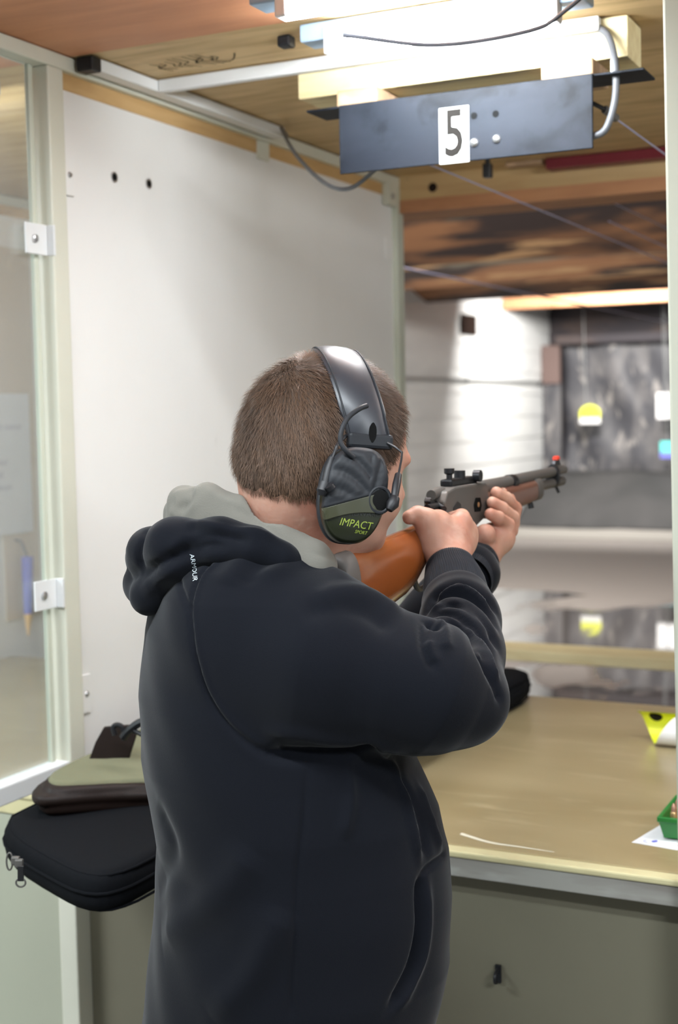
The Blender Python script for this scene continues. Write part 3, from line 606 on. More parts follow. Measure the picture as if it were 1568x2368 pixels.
# hanging targets
def target(x, z, y, wd, ht, m, label, low=None, arch=False):
    t = thing('hanging_target', label, 'target', (x, y, z), 'targets hung before the tarpaulin')
    pts = [(-wd/2, -ht/2), (wd/2, -ht/2), (wd/2, ht*.2)]+([(wd*.30, ht*.45), (0, ht*.55), (-wd*.30, ht*.45)] if arch else [(wd/2, ht/2), (-wd/2, ht/2)])+[(-wd/2, ht*.2)]
    MB().prism(pts, (x, y, z), (1, 0, 0), (0, 0, 1), (0, 1, 0), .006).build('target_face', m, t)
    if low: MB().box((x-wd/2, y-.004, z-ht/2-.005), (x+wd/2, y+.001, z-ht/2+.075)).build('lower_band', low, t)
    if arch:
        for k in range(5): MB().box((x-.10+k*.045, y-.003, z-.02), (x-.09+k*.045, y+.001, z+.05)).build('printed_bar', 'olivecanvas', t)
    MB().tube([(x-wd*.2, y+.003, z+ht/2), (x-wd*.35, y+.003, 3.50)], .005, 6).build('cord', 'pipe', t)
target(-5.26, 1.50, 18.9, .29, .25, 'yellowcard', 'yellow target with white lower band hanging before the tarpaulin', 'whitecard', True)
target(-4.12, 1.60, 18.9, .40, .35, 'whitecard', 'white target hanging at the right behind the upright')
target(-4.08, 1.00, 18.85, .36, .22, 'cyan', 'cyan target low before the tarpaulin near the right edge', 'bluepen')
# shelf lights hidden behind the third baffle: the visible housings
for i, x in enumerate((-5.2, -3.7, -2.2, -0.7)):
    o = box('floodlight_housing', (x-.65, 15.55, 3.08), (x+.65, 15.68, 3.50), M['gunblack']); tag(o, 'black floodlight housing behind the third baffle, %s from the left wall' % ('first', 'second', 'third', 'fourth')[i], 'light fitting', 'floodlights over the far range')

# ================================================================== THE SHOOTER
TF = np.array([.77, .64, 0]); TF /= np.linalg.norm(TF)       # the way the chest faces
TL = np.array([TF[1], -TF[0], 0])                             # his right
ZU = np.array([0, 0, 1.])
# torso: (row, left, right) of the side view turned into centres and half-depths at each height
_rows = [(1240, 470, 690, .10), (1295, 385, 735, .15), (1355, 352, 800, .175), (1450, 334, 880, .185), (1600, 322, 925, .19), (1750, 329, 955, .195),
         (1850, 350, 1003, .20), (1950, 366, 1029, .20), (2050, 364, 1034, .20), (2200, 350, 1031, .20), (2368, 331, 992, .195), (2480, 330, 950, .185)]
_tz, _tc, _ta, _tb = [], [], [], []
for y, xl, xr, b in _rows:
    D = 1.75; c = at((xl+xr)/2, y, D); W = (xr-xl)/2*D/FPX
    _tz.append(c[2]); _tc.append(c[:2]); _ta.append(math.sqrt(max(W*W-(.24*b)**2, 1e-4))/.97); _tb.append(b)
_tz = np.array(_tz)[::-1]; _tc = np.array(_tc)[::-1]; _ta = np.array(_ta)[::-1]; _tb = np.array(_tb)[::-1]
def torso(p, ztop=None, zlow=0.72):
    z = np.clip(p[:, 2], _tz[0], _tz[-1])
    cx = np.interp(z, _tz, _tc[:, 0]).astype(f32); cy = np.interp(z, _tz, _tc[:, 1]).astype(f32)
    a = np.interp(z, _tz, _ta).astype(f32); b = np.interp(z, _tz, _tb).astype(f32)
    dx = p[:, 0]-cx; dy = p[:, 1]-cy
    u = dx*f32(TF[0])+dy*f32(TF[1]); v = dx*f32(TL[0])+dy*f32(TL[1])
    e = 2.3; k = (np.abs(u/a)**e+np.abs(v/b)**e)**f32(1/e)
    d = (k-1)*np.minimum(a, b)*.9
    d = smax(d, p[:, 2]-f32(_tz[-1]), .03)
    return smax(d, f32(zlow)-p[:, 2], .02)
# right arm
RA = [at(575, 1455, 1.66), at(750, 1530, 1.615), at(900, 1572, 1.595), at(1000, 1594, 1.59), at(1074, 1622, 1.60)]
RAr = [.096, .100, .077, .0735, .047]
RF = [at(1074, 1622, 1.60), at(1064, 1510, 1.68), at(1063, 1440, 1.735), at(1057, 1398, 1.775)]
RFr = [.047, .052, .050, .0465]
RW = at(1037, 1290, 1.865)
# left arm
LS = np.array([-.93, 1.66, 1.35]); LE = np.array([-.83, 1.84, 1.19]); LW = at(1112, 1290, 2.07); LC = at(1085, 1325, 2.03)
# head frame: turned right of downrange, cheek dropped on the stock
_hf = np.array([math.sin(.58), math.cos(.58), -.12]); _hf /= np.linalg.norm(_hf)
_hl = np.cross(_hf, ZU); _hl /= np.linalg.norm(_hl); _hu = np.cross(_hl, _hf)
_ro = math.radians(9); HL = _hl*math.cos(_ro)-_hu*math.sin(_ro); HU = _hu*math.cos(_ro)+_hl*math.sin(_ro); HF = _hf
HC = at(757, 1005, 1.70); HAX = np.stack([HF, HL, HU])
def hp(f, l, u): return HC+HF*f+HL*l+HU*u
NB = at(690, 1330, 1.75)
def skull(p):
    d = ell(p, hp(-.004, 0, 0), HAX, (.106, .086, .096))
    d = smin(d, ell(p, hp(-.030, 0, -.045), HAX, (.078, .074, .072)), .03)
    return d
def head(p):
    d = skull(p)
    d = smin(d, ell(p, hp(.040, 0, -.055), HAX, (.060, .070, .080)), .03)
    d = smin(d, ell(p, hp(.045, 0, -.115), HAX, (.050, .056, .036)), .03)      # jaw
    d = smin(d, ell(p, hp(.082, 0, -.128), HAX, (.020, .024, .018)), .02)      # chin
    for s in (-1, 1):
        d = smin(d, ell(p, hp(.070, s*.038, -.070), HAX, (.026, .024, .026)), .02)   # cheek
        d = smin(d, ell(p, hp(.088, s*.030, -.016), HAX, (.014, .024, .010)), .012)  # brow
        d = smax(d, -(ell(p, hp(.104, s*.031, -.036), HAX, (.017, .019, .013))), .012)  # socket
        d = smin(d, np.sqrt(((p-hp(.082, s*.031, -.036).astype(f32))**2).sum(1))-f32(.0125), .003)
        d = smin(d, ell(p, hp(-.005, s*.086, -.035), HAX, (.018, .009, .031)), .006)  # ear
    d = smin(d, cone(p, hp(.098, 0, -.030), hp(.116, 0, -.068), .008, .012), .010)  # nose
    d = smin(d, ell(p, hp(.099, 0, -.098), HAX, (.008, .022, .008)), .008)
    return d
def neck(p): return cone(p, hp(-.028, 0, -.085), NB, .067, .074)
# right hand: back of the hand towards the viewer, fingers round the wrist of the stock
RK = [at(1066, 1207, 1.895), at(1078, 1226, 1.91), at(1080, 1247, 1.915), at(1074, 1266, 1.91)]
def rhand(p):
    d = cone(p, RW-(at(1037, 1290, 1.865)-at(1040, 1262, 1.88)), RW, .026, .029)
    fr = [at(1022, 1262, 1.865), at(1034, 1268, 1.87), at(1044, 1274, 1.875), at(1050, 1282, 1.88)]
    for i, (k, f0) in enumerate(zip(RK, fr)):
        d = smin(d, cone(p, f0, k, .020, [.0155, .0155, .015, .013][i]), .012)
    d = smin(d, cone(p, at(1012, 1215, 1.87), at(1035, 1235, 1.88), .022, .022), .012)
    d = smin(d, cone(p, at(1005, 1255, 1.86), at(985, 1204, 1.85), .021, .017), .012)      # thumb base
    th = chain(p, [at(985, 1203, 1.85), at(966, 1190, 1.85), at(947, 1196, 1.845)], [.016, .0115, .0100], .004)
    d = smin(d, th, .006)
    L = [(.030, .022, .018), (.026, .024, .018), (.024, .022, .016), (.020, .018, .014)]
    for i, k in enumerate(RK):
        r = [.0115, .0115, .011, .0095][i]; g = [np.array([-.012, .034, .004]), np.array([-.012, .030, -.010]), np.array([-.014, .026, -.012]), np.array([-.014, .020, -.014])][i]
        p1 = k+g; p2 = p1+np.array([-.026, .004 if i else .014, -.006]); p3 = p2+np.array([-.012, -.018 if i else .004, 0.0])
        d = smin(d, chain(p, [k, p1, p2, p3], [r+.002, r, r*.95, r*.85], .003), .004)
    return d
# left hand: cradles the fore-end from below, fingertips up its right side
LFG = [[at(1150, 1238, 2.135), at(1184, 1210, 2.17), at(1190, 1176, 2.165), at(1170, 1153, 2.135), at(1148, 1139, 2.11)],
       [at(1150, 1245, 2.12), at(1180, 1226, 2.14), at(1184, 1196, 2.13), at(1160, 1176, 2.10), at(1139, 1162, 2.085)],
       [at(1145, 1252, 2.10), at(1168, 1238, 2.11), at(1174, 1214, 2.10), at(1152, 1198, 2.075), at(1134, 1189, 2.065)],
       [at(1140, 1236, 2.15), at(1172, 1205, 2.20), at(1186, 1176, 2.22), at(1176, 1155, 2.20), at(1160, 1140, 2.18)]]
def lhand(p):
    d = chain(p, [LW, at(1122, 1268, 2.085), at(1138, 1250, 2.10)], [.027, .027, .026], .01)
    d = smin(d, ell(p, at(1152, 1245, 2.11), np.stack([_r2, _u2, _f]), (.026, .022, .032)), .015)
    d = smin(d, cone(p, at(1112, 1246, 2.06), at(1122, 1236, 2.05), .018, .016), .014)
    d = smin(d, chain(p, [at(1118, 1262, 2.09), np.array([-.765, 2.02, 1.415]), np.array([-.768, 2.06, 1.455])], [.018, .013, .011], .004), .008)
    f = None
    for i, F in enumerate(LFG):
        e = chain(p, F, [.013, .0120, .0112, .0105, .0092], .003); f = e if f is None else smin(f, e, .0018)
    return smin(d, f, .008)
def legs(p, g):
    hip = np.array([_tc[1][0], _tc[1][1], .86]); d = None
    for s, ft in ((1, np.array([-.66, 1.34, .09])), (-1, np.array([-1.02, 1.66, .09]))):
        h = hip+TL*.08*s; kn = (h+ft)/2+TF*.03
        e = chain(p, [h, kn, ft], [.082+g, .062+g, .045+g], .02); d = e if d is None else smin(d, e, .02)
    return d
def rforearm(p, g=0.0): return chain(p, [RA[0], RA[3], RF[0], RW], [.055, .045, .036, .027], .02)
def body(p):
    d = smin(head(p), neck(p), .025)
    d = smin(d, torso(p, zlow=.80)+.035, .03)
    d = smin(d, smin(rforearm(p), rhand(p), .008), .02)
    d = smin(d, smin(chain(p, [LS, LE, LW], [.055, .042, .026], .02), lhand(p), .008), .02)
    return smin(d, legs(p, 0.0), .03)
person = thing('person', 'man in dark navy hooded sweatshirt aiming a rifle downrange', 'person', (-.83, 1.5, 0))
_v, _q = sdf_mesh(body, (-1.35, 1.15, 0.02), (-.45, 2.40, 1.72), .0028)
np_object('body', _v, _q, 'skin', person)

# ---- hooded sweatshirt
def sleeve_l(p): return chain(p, [LS, LE, LC], [.085, .062, .045], .03)
def sweat(p):
    d = torso(p, zlow=.70)
    d = smin(d, chain(p, RA, RAr, .02), .03)
    d = smin(d, chain(p, RF, RFr, .015), .018)
    d = smin(d, sleeve_l(p), .035)
    # shoulder slope up to the neck, right shoulder hump
    d = smin(d, ell(p, at(640, 1375, 1.70), np.stack([_r2, _u2, _f]), (.060, .045, .08)), .04)
    # neck opening
    d = smax(d, -(cone(p, NB+np.array([0, 0, -.02]), hp(-.028, 0, -.085), .083, .080)), .01)
    return d
_v, _q = sdf_mesh(sweat, (-1.3, 1.10, .66), (-.45, 2.15, 1.50), .0034)
_b = BVHTree.FromPolygons([Vector(x) for x in _v], [tuple(map(int, x)) for x in _q])
def on(pts, bvh=None):
    out = []
    for x, y in pts:
        l, n = hit(bvh or _b, x, y)
        if l is not None: out.append(l)
    runs = [[]]                       # keep the longest run without a jump onto another limb
    for q in out:
        if runs[-1] and abs((q-runs[-1][-1])@_f) > .055+.5*np.linalg.norm((q-runs[-1][-1])-_f*((q-runs[-1][-1])@_f)): runs.append([])
        runs[-1].append(q)
    return max(runs, key=len)
c7 = lambda L: [(880+x/4.228, 1240+y/4.228) for x, y in L]
c6 = lambda L: [(280+x/2.178, 1080+y/2.178) for x, y in L]
c8 = lambda L: [(320+x/2.119, 1700+y/2.119) for x, y in L]
F_ = [  # forearm rolls
 (c7([(440, 700), (520, 560), (650, 480), (780, 450), (920, 500), (1050, 620), (1140, 780)]), .0075, -.0070),
 (c7([(420, 780), (500, 640), (620, 560), (770, 550), (930, 620), (1060, 760), (1150, 930)]), .0070, -.0060),
 (c7([(450, 800), (540, 700), (680, 650), (830, 690), (960, 790), (1070, 940), (1150, 1130)]), .0065, -.0055),
 (c7([(480, 790), (600, 735), (720, 745), (840, 820), (950, 940), (1040, 1090), (1110, 1270)]), .0065, -.0060),
 (c7([(640, 820), (760, 860), (870, 970), (950, 1090), (1020, 1240), (1080, 1400)]), .0068, -.0080),
 (c7([(500, 620), (640, 520), (800, 500), (950, 570), (1080, 720)]), .0060, .0035),
 (c7([(480, 745), (600, 665), (740, 640), (880, 720), (1000, 850), (1100, 1010)]), .0045, .0035),
 (c7([(800, 840), (920, 960), (1010, 1100), (1080, 1260), (1140, 1430)]), .0068, .0045),
 (c7([(405, 800), (412, 950), (425, 1080), (470, 1190), (540, 1310)]), .0050, -.0045),
 (c7([(470, 1010), (480, 1130), (530, 1240)]), .006, .003),
 (c7([(470, 820), (520, 880), (590, 890)]), .0055, -.0080),
 (c7([(560, 830), (620, 900), (640, 1010), (650, 1120)]), .006, .0035),
 (c7([(980, 1090), (1060, 1280), (1130, 1480), (1180, 1640)]), .006, -.004),
 # upper arm and back
 (c6([(520, 600), (590, 500), (700, 420), (850, 400), (960, 430)]), .015, .0035),
 (c6([(610, 600), (690, 510), (800, 450), (930, 460)]), .012, -.0028),
 (c6([(700, 580), (790, 515), (900, 480), (1050, 520), (1130, 580)]), .013, .0030),
 (c6([(980, 700), (1120, 640), (1280, 660), (1420, 740)]), .016, .0060),
 (c6([(900, 760), (1060, 700), (1240, 740), (1380, 830)]), .016, -.005),
 (c6([(700, 1330), (900, 1350), (1120, 1380), (1300, 1400), (1450, 1450)]), .012, .004),
 (c6([(720, 1440), (950, 1450), (1160, 1430), (1280, 1395)]), .008, -.010),
 # seams
 (c6([(520, 430), (440, 490), (375, 590), (350, 710), (362, 830), (390, 980), (440, 1140), (540, 1300), (680, 1420), (800, 1460), (930, 1485)]), .0040, -.0034),
 (c6([(535, 440), (455, 500), (388, 595), (363, 712), (375, 830), (403, 978), (453, 1132), (552, 1290), (690, 1408)]), .0040, .0022),
 (c6([(290, 470), (292, 560), (315, 650), (350, 725)]), .0038, -.0032),
 ([(712, 1762), (702, 1900), (690, 2000), (682, 2150), (676, 2300), (674, 2366)], .0038, -.0026),
 # belly folds and the pocket
 (c8([(1180, 40), (1240, 150), (1300, 300), (1345, 470), (1385, 640)]), .006, .0055),
 (c8([(1290, 90), (1370, 240), (1430, 420), (1480, 560)]), .007, .0045),
 (c8([(1230, 90), (1330, 280), (1400, 480), (1420, 600)]), .007, -.0050),
 (c8([(1505, 570), (1450, 625), (1392, 680)]), .0035, -.004),
 (c8([(1392, 680), (1384, 780), (1382, 950), (1350, 1120), (1290, 1250), (1220, 1350)]), .007, -.009),
 (c8([(1420, 700), (1415, 900), (1395, 1080), (1340, 1220), (1260, 1350)]), .008, .005),
 (c8([(1040, 70), (1040, 300), (1000, 520)]), .008, .004),
 (c8([(720, 850), (640, 1020), (540, 1200), (360, 1380)]), .018, .006),
 (c8([(560, 560), (450, 720), (260, 900), (120, 1000)]), .022, .006),
 (c8([(90, 330), (170, 560), (100, 760)]), .016, -.004),
]
_lines = [(on(p), wd, h*(1.6 if i < 13 else 1.35)) for i, (p, wd, h) in enumerate(F_)]
_v = carve(_v, _q, _lines)
_v = _v+normals(_v, _q)*(.0016*np.sin(_v[:, 0]*38+_v[:, 2]*21+2*np.sin(_v[:, 1]*17))*np.sin(_v[:, 1]*29-_v[:, 2]*33))[:, None]
hoodie = np_object('sweatshirt', _v, _q, 'navy', person)
_b = BVHTree.FromPolygons([Vector(x) for x in _v], [tuple(map(int, x)) for x in _q])

# ---- ribbed cuffs (real knit ribs)
def cuff(name, P, R, lab=None, ribs=84, m='rib'):
    P = [np.array(x, float) for x in P]; n = ribs*4; Rg = []
    S = spline(P, 5); rr = np.interp(np.linspace(0, 1, len(S)), np.linspace(0, 1, len(R)), R)
    for i, c in enumerate(S):
        T = S[min(i+1, len(S)-1)]-S[max(i-1, 0)]; T /= np.linalg.norm(T); a = np.cross(T, [1, 0, 0]); a /= np.linalg.norm(a); b = np.cross(T, a)
        Rg.append([c+(a*math.cos(2*PI*k/n)+b*math.sin(2*PI*k/n))*(rr[i]+.0006*math.cos(2*PI*k/n*ribs)) for k in range(n)])
    c = S[-1]; T = S[-1]-S[-2]
    Rg.append([q-(q-c)*.10+T*.25 for q in Rg[-1]]); Rg.append([q-(q-c)*.12-T*1.2 for q in Rg[-1]])
    return MB().rings(Rg, cap=False).build(name, m, hoodie, smooth=True, sharp=80)
cuff('cuff', [at(1060, 1410, 1.765), at(1051, 1355, 1.815), at(1041, 1312, 1.85)], [.044, .0415, .0335])
o = cuff('cuff', [at(1075, 1342, 2.00), at(1092, 1316, 2.035), at(1104, 1299, 2.06)], [.040, .037, .034])

# ---- the hood: outer shell rolls and grey lining
def ringpts(pts): return [at(*q) for q in pts]
hoodA = ringpts([(775, 1350, 1.67), (705, 1318, 1.635), (650, 1293, 1.622), (585, 1267, 1.622), (510, 1255, 1.635), (405, 1264, 1.66), (350, 1275, 1.70), (345, 1290, 1.78), (420, 1275, 1.86), (560, 1280, 1.90), (700, 1310, 1.90)])
hoodB = ringpts([(590, 1245, 1.66), (500, 1252, 1.645), (412, 1300, 1.65), (346, 1378, 1.69), (340, 1350, 1.75), (380, 1300, 1.80)])
def hood(p):
    d = chain(p, hoodA, [.008, .012, .017, .022, .027, .032, .026, .026, .030, .030, .02], .02)
    d = smin(d, chain(p, hoodB, [.012, .018, .021, .020, .026, .03], .02), .012)
    d = smin(d, cone(p, at(330, 1300, 1.71), at(322, 1275, 1.72), .018, .014), .012)
    d = smin(d, cone(p, at(430, 1290, 1.76), at(560, 1270, 1.78), .040, .035), .03)
    return smax(d, -cone(p, NB, hp(-.03, 0, -.085), .076, .078), .01)
_v, _q = sdf_mesh(hood, (-1.10, 1.25, 1.28), (-.62, 1.85, 1.52), .0036)
_bh = BVHTree.FromPolygons([Vector(x) for x in _v], [tuple(map(int, x)) for x in _q])
FH = [(c6([(190, 262), (330, 268), (480, 300), (640, 320), (800, 370)]), .006, .004),
      (c6([(150, 300), (110, 360), (90, 430), (110, 520)]), .006, -.006),
      (c6([(200, 480), (300, 420), (360, 370), (520, 340), (660, 380)]), .007, -.008),
      (c6([(240, 440), (310, 380), (420, 350), (560, 360)]), .008, .004),
      (c6([(120, 540), (200, 490), (300, 450), (420, 400), (560, 390)]), .008, -.009),
      (c6([(100, 640), (180, 560), (260, 490), (330, 440)]), .010, .005),
      (c6([(330, 300), (430, 330), (560, 345)]), .010, -.004)]
_v = carve(_v, _q, [(on(p, _bh), wd, h) for p, wd, h in FH])
hd = np_object('hood', _v, _q, 'navy', hoodie)
# lining: a soft collar standing round the neck, open at the throat
LN = [(748, 1296, 1.638, .010, .014), (730, 1280, 1.63, .013, .022), (650, 1226, 1.645, .013, .028), (560, 1176, 1.665, .014, .034), (480, 1150, 1.69, .016, .040), (425, 1160, 1.73, .018, .046), (415, 1185, 1.79, .018, .05), (480, 1190, 1.86, .014, .04), (600, 1210, 1.90, .012, .035), (720, 1260, 1.90, .012, .03)]
def lining(p):
    d = None
    for i in range(len(LN)-1):
        a = at(*LN[i][:3]); b = at(*LN[i+1][:3]); dn = np.array([0, 0, -1.])
        q = p.copy(); # elongate downward
        h0, h1 = LN[i][4], LN[i+1][4]; hh = (h0+h1)/2
        q[:, 2] = p[:, 2]-np.clip(p[:, 2]-f32((a[2]+b[2])/2), -f32(hh*1.2), 0)-0
        e = smin(cone(p, a, b, LN[i][3], LN[i+1][3]), cone(p, a+dn*h0, b+dn*h1, LN[i][3]*1.2, LN[i+1][3]*1.2), .02)
        e = smin(e, cone(p, a+dn*h0*.5, b+dn*h1*.5, LN[i][3], LN[i+1][3]), .015)
        d = e if d is None else smin(d, e, .012)
    return smax(d, -cone(p, NB, hp(-.03, 0, -.085), .068, .071), .006)
_v, _q = sdf_mesh(lining, (-1.10, 1.25, 1.34), (-.60, 1.90, 1.54), .0034)
_bl = BVHTree.FromPolygons([Vector(x) for x in _v], [tuple(map(int, x)) for x in _q])
FL = [(c6([(300, 110), (290, 190), (250, 250)]), .008, .004), (c6([(400, 170), (320, 230), (270, 260)]), .007, .003), (c6([(360, 100), (350, 170), (300, 230)]), .008, -.004),
      (c6([(430, 110), (580, 180), (720, 250), (860, 350), (950, 420)]), .005, .002), (c6([(560, 200), (700, 280), (820, 370)]), .006, -.002)]
_v = carve(_v, _q, [(on(p, _bl), wd, h) for p, wd, h in FL])
np_object('hood_lining', _v, _q, 'lining', hoodie)['label'] = 'grey hood lining'
def objbvh(objs):
    V = []; Fq = []
    for o in objs:
        n = len(V); V += [v.co.copy() for v in o.data.vertices]; Fq += [tuple(i+n for i in p.vertices) for p in o.data.polygons]
    return BVHTree.FromPolygons(V, Fq)
# lettering on the shoulder, laid on the cloth
def decal(name, txt, px, py, size_px, ang, m, parent, bvh, sx=1.0, shear=0.0, lift=.0008, bend=0.0, bold=0.0):
    vs, fs = text_mesh(txt, size_px, 0, sx, shear, bold); ca, sa = math.cos(ang), math.sin(ang); out = []
    for x, y, z in vs:
        y2 = y+bend*x*x; X = px+x*ca-y2*sa; Y = py-(x*sa+y2*ca); l, n = hit(bvh, X, Y)
        if l is None: l = at(X, Y, 1.6); n = -_f
        out.append(l+n*lift)
    return MB().add(out, fs).build(name, m, parent)
decal('shoulder_lettering', 'ARMOUR', 449, 1313, 15, math.radians(-83), 'whiteprint', hoodie, objbvh([hoodie, hd]), 1.0, bend=-.0016)
# trousers and shoes
organic('trousers', lambda p: smax(smin(smax(torso(p, zlow=.60)+.012, p[:, 2]-f32(.95), .01), legs(p, .016), .03), f32(.07)-p[:, 2], .005), (-1.35, 1.1, .03), (-.45, 2.0, 1.0), .012, 'trouser', person)
for s, ft in ((1, np.array([-.66, 1.34, 0])), (-1, np.array([-1.02, 1.66, 0]))):
    def shoe(p, ft=ft):
        d = smin(cone(p, ft+np.array([-.02, -.01, .045]), ft+TF*.15*.9+np.array([0, 0, .035]), .045, .038), cone(p, ft+[0, 0, .05], ft+[0, 0, .10], .05, .052), .02)
        return smax(d, -p[:, 2]+.001, .004)
    organic('shoe', shoe, (ft[0]-.15, ft[1]-.15, -.02), (ft[0]+.3, ft[1]+.3, .2), .006, 'shoe', person)

# ---- hair: cropped shell plus fine strands
def hairfn(p):
    q = p-HC.astype(f32); f = q@HF.astype(f32); l = q@HL.astype(f32); u = q@HU.astype(f32)
    d = skull(p)-f32(.0032)-.0015*np.sin(l*180+u*60)*np.sin(f*150+u*90)
    line = f*.95-u*.42-f32(.062)                       # hairline over the forehead
    d = smax(d, line, .006)
    low = -(u+f32(.068)+f32(.35)*np.clip(l+.03, 0, .04)+np.clip(f, 0, 1)*-1.10)                # nape to temple
    d = smax(d, low, .01)
    return d
_v, _q = sdf_mesh(hairfn, tuple(HC-.16), tuple(HC+.16), .003)
_n = normals(_v, _q)
hair = np_object('hair', _v, _q, 'scalp', person)
_rel = _v-HC; _ff = _rel@HF; _uu = _rel@HU; _ll = _rel@HL
outer = (np.array(skull(_v.astype(f32))) > .0012)
cand = np.where(outer)[0]; N = 34000
pick = rng.choice(cand, N); base = _v[pick]+rng.normal(0, .0012, (N, 3)); nn = _n[pick]
crown = HC-HF*.055+HU*.085
flow = base-crown; flow -= nn*(flow*nn).sum(1)[:, None]; fl = np.linalg.norm(flow, axis=1)[:, None]+1e-6; flow /= fl
swirl = np.cross(nn, flow); near = np.exp(-(fl/.035)**2)
dirn = flow*(1-.3*near)+swirl*(.8*near+.12)+rng.normal(0, .20, (N, 3)); dirn -= nn*(dirn*nn).sum(1)[:, None]; dirn /= np.linalg.norm(dirn, axis=1)[:, None]+1e-9
ln = rng.uniform(.007, .015, N)*np.interp((_uu[pick]), [-.09, -.04, .06], [.65, .85, 1.25]); lift = rng.uniform(.22, .5, N)
side = np.cross(dirn, nn); side /= np.linalg.norm(side, axis=1)[:, None]+1e-9; wd = rng.uniform(.00018, .00032, N)[:, None]
p0 = base-nn*.001; p1 = base+(dirn*.5+nn*lift[:, None]*.6)*ln[:, None]; p2 = base+(dirn+nn*lift[:, None]*.75)*ln[:, None]
hv = np.stack([p0-side*wd, p0+side*wd, p1+side*wd*.8, p1-side*wd*.8, p2], 1).reshape(-1, 3)
ix = np.arange(N)*5; tri = np.concatenate([np.stack([ix, ix+1, ix+2], 1), np.stack([ix, ix+2, ix+3], 1), np.stack([ix+3, ix+2, ix+4], 1)])
np_object('hair_strands', hv, tri, 'hair', hair)

# ================================================================== EAR DEFENDERS
t = thing('ear_defenders', 'black and olive green ear defenders on the man\'s head', 'ear defenders', tuple(HC))
_md = at(824, 1146, 1.56)                   # middle of the right cup's outer face
ML = np.array([.60, -.80, .06]); ML /= np.linalg.norm(ML)      # outward from the right ear
MUq = np.array([.10, .02, 1.]); MU = MUq-ML*(MUq@ML); MU /= np.linalg.norm(MU); MF = np.cross(MU, ML); 
if MF@_r < 0: MF = -MF
def mp_(f, u, n): return _md+MF*f+MU*u+ML*n
def outline(sf, su, n, nseg=64, ex=2.7, df=0, du=0):
    out = []
    for k in range(nseg):
        a = 2*PI*k/nseg; c, s = math.cos(a), math.sin(a)
        x = abs(c)**(2/ex)*math.copysign(1, c); y = abs(s)**(2/ex)*math.copysign(1, s)
        x2 = x*(1-.16*max(0, -y)**1.5)+.10*y*1.0
        out.append(mp_(x2*sf+df, y*su+du, n))
    return out
SF, SU = .0375, .0560
def cup(sgn, parent):
    """the right cup is modelled; the left one mirrors it through the head"""
    c = HC+HL*0
    def mir(q):
        if sgn > 0: return q
        q = np.array(q); d = (q-(HC-ML*0.004))@ML; return q-2*d*ML
    def build(mb, name, m, par, **k):
        mb.v = [tuple(mir(v)) for v in mb.v]; return mb.build(name, m, par, **k)
    sh = build(MB().rings([outline(SF*.93, SU*.93, -.030), outline(SF, SU, -.026), outline(SF*1.0, SU*1.0, -.014), outline(SF*.97, SU*.97, -.005), outline(SF*.90, SU*.91, .000), outline(SF*.6, SU*.65, .0022), outline(.001, .001, .003)]), 'cup', 'muffgreen2', parent, smooth=True, sharp=50)
    build(MB().rings([outline(SF*.98, SU*.98, -.048), outline(SF*1.02, SU*1.02, -.044), outline(SF*1.02, SU*1.02, -.034), outline(SF*.95, SU*.96, -.030)]), 'ear_cushion', 'muffgrey', sh, smooth=True, sharp=60)
    # charcoal upper panel: the part of the dome above the green belt
    def dome(x, y):   # x,y in units of SF,SU -> height above the outer face
        r = min(1.0, (abs(x)**2.7+abs(y)**2.7)**(1/2.7)); return np.interp(r, [0, .62, .91, .97, 1.0], [.003, .0022, .000, -.005, -.014])
    def patch(ylo, yhi, off, name, m, grooves=False, nx=40, ny=28):
        R_ = []
        for j in range(ny+1):
            row = []
            for i in range(nx+1):
                u = -1+2*i/nx; lo = ylo(u); hi_ = yhi(u); y = lo+(hi_-lo)*j/ny
                ymax = .985*(1-abs(u*.985)**2.7)**(1/2.7); y = max(-ymax, min(ymax, y)); 
                x = u*.985; h = dome(x, y)+off
                if grooves:
                    g = math.sin((y*1.0+.55*x+.35*x*x)*17) if x < .35 else math.sin((y*.3-x*1.6)*10)
                    h += .0011*(1 if g > .2 else (-1 if g < -.75 else 0))*(1 if abs(x) < .85 and ymax-abs(y) > .12 and y > lo+.12 else 0)
                x2 = x*(1-.16*max(0, -y)**1.5)+.10*y
                row.append(mp_(x2*SF, y*SU, h))
            R_.append(row)
        mb = MB().rings(R_, cap=False, close=False); o = build(mb, name, m, sh, smooth=True, sharp=60); s = o.modifiers.new('solid', 'SOLIDIFY'); s.thickness = .0012; s.offset = 0; return o
    belt_lo = lambda u: -.36+.10*u-.10*u*u; belt_hi = lambda u: -.10+.22*u+.02
    patch(belt_hi, lambda u: 1.2, .0012, 'rubber_panel', 'muffgrey', True)
    patch(belt_lo, belt_hi, .0018, 'green_belt', 'muffgreen')
    k = mp_(SF*.72, SU*-.06, .003)
    ringp = [k+(MF*.0125*math.cos(a)+MU*.0145*math.sin(a)) for a in np.linspace(0, 2*PI, 25)]
    build(MB().tube(ringp, .0022, 8, cap=False), 'speaker_ring', 'muffgrey', sh, smooth=True)
    build(MB().tube([k-ML*.006, k+ML*.001, k+ML*.002], [.0115, .0115, .008], 24), 'volume_knob', 'darkhole', sh, smooth=True)
    return sh
shR = cup(1, t); cup(-1, t)
_bm = objbvh([shR])
decal('printed_word', 'IMPACT', 822, 1212, 25, math.radians(-9), 'lime', shR, _bm, .86, .2)
decal('printed_word', 'SPORT', 834, 1231, 11, math.radians(-9), 'lime', shR, _bm, .85, .25)
decal('printed_word', 'HOWARD', 842, 1189, 17, math.radians(-2), 'darkprint', shR, _bm, .95)
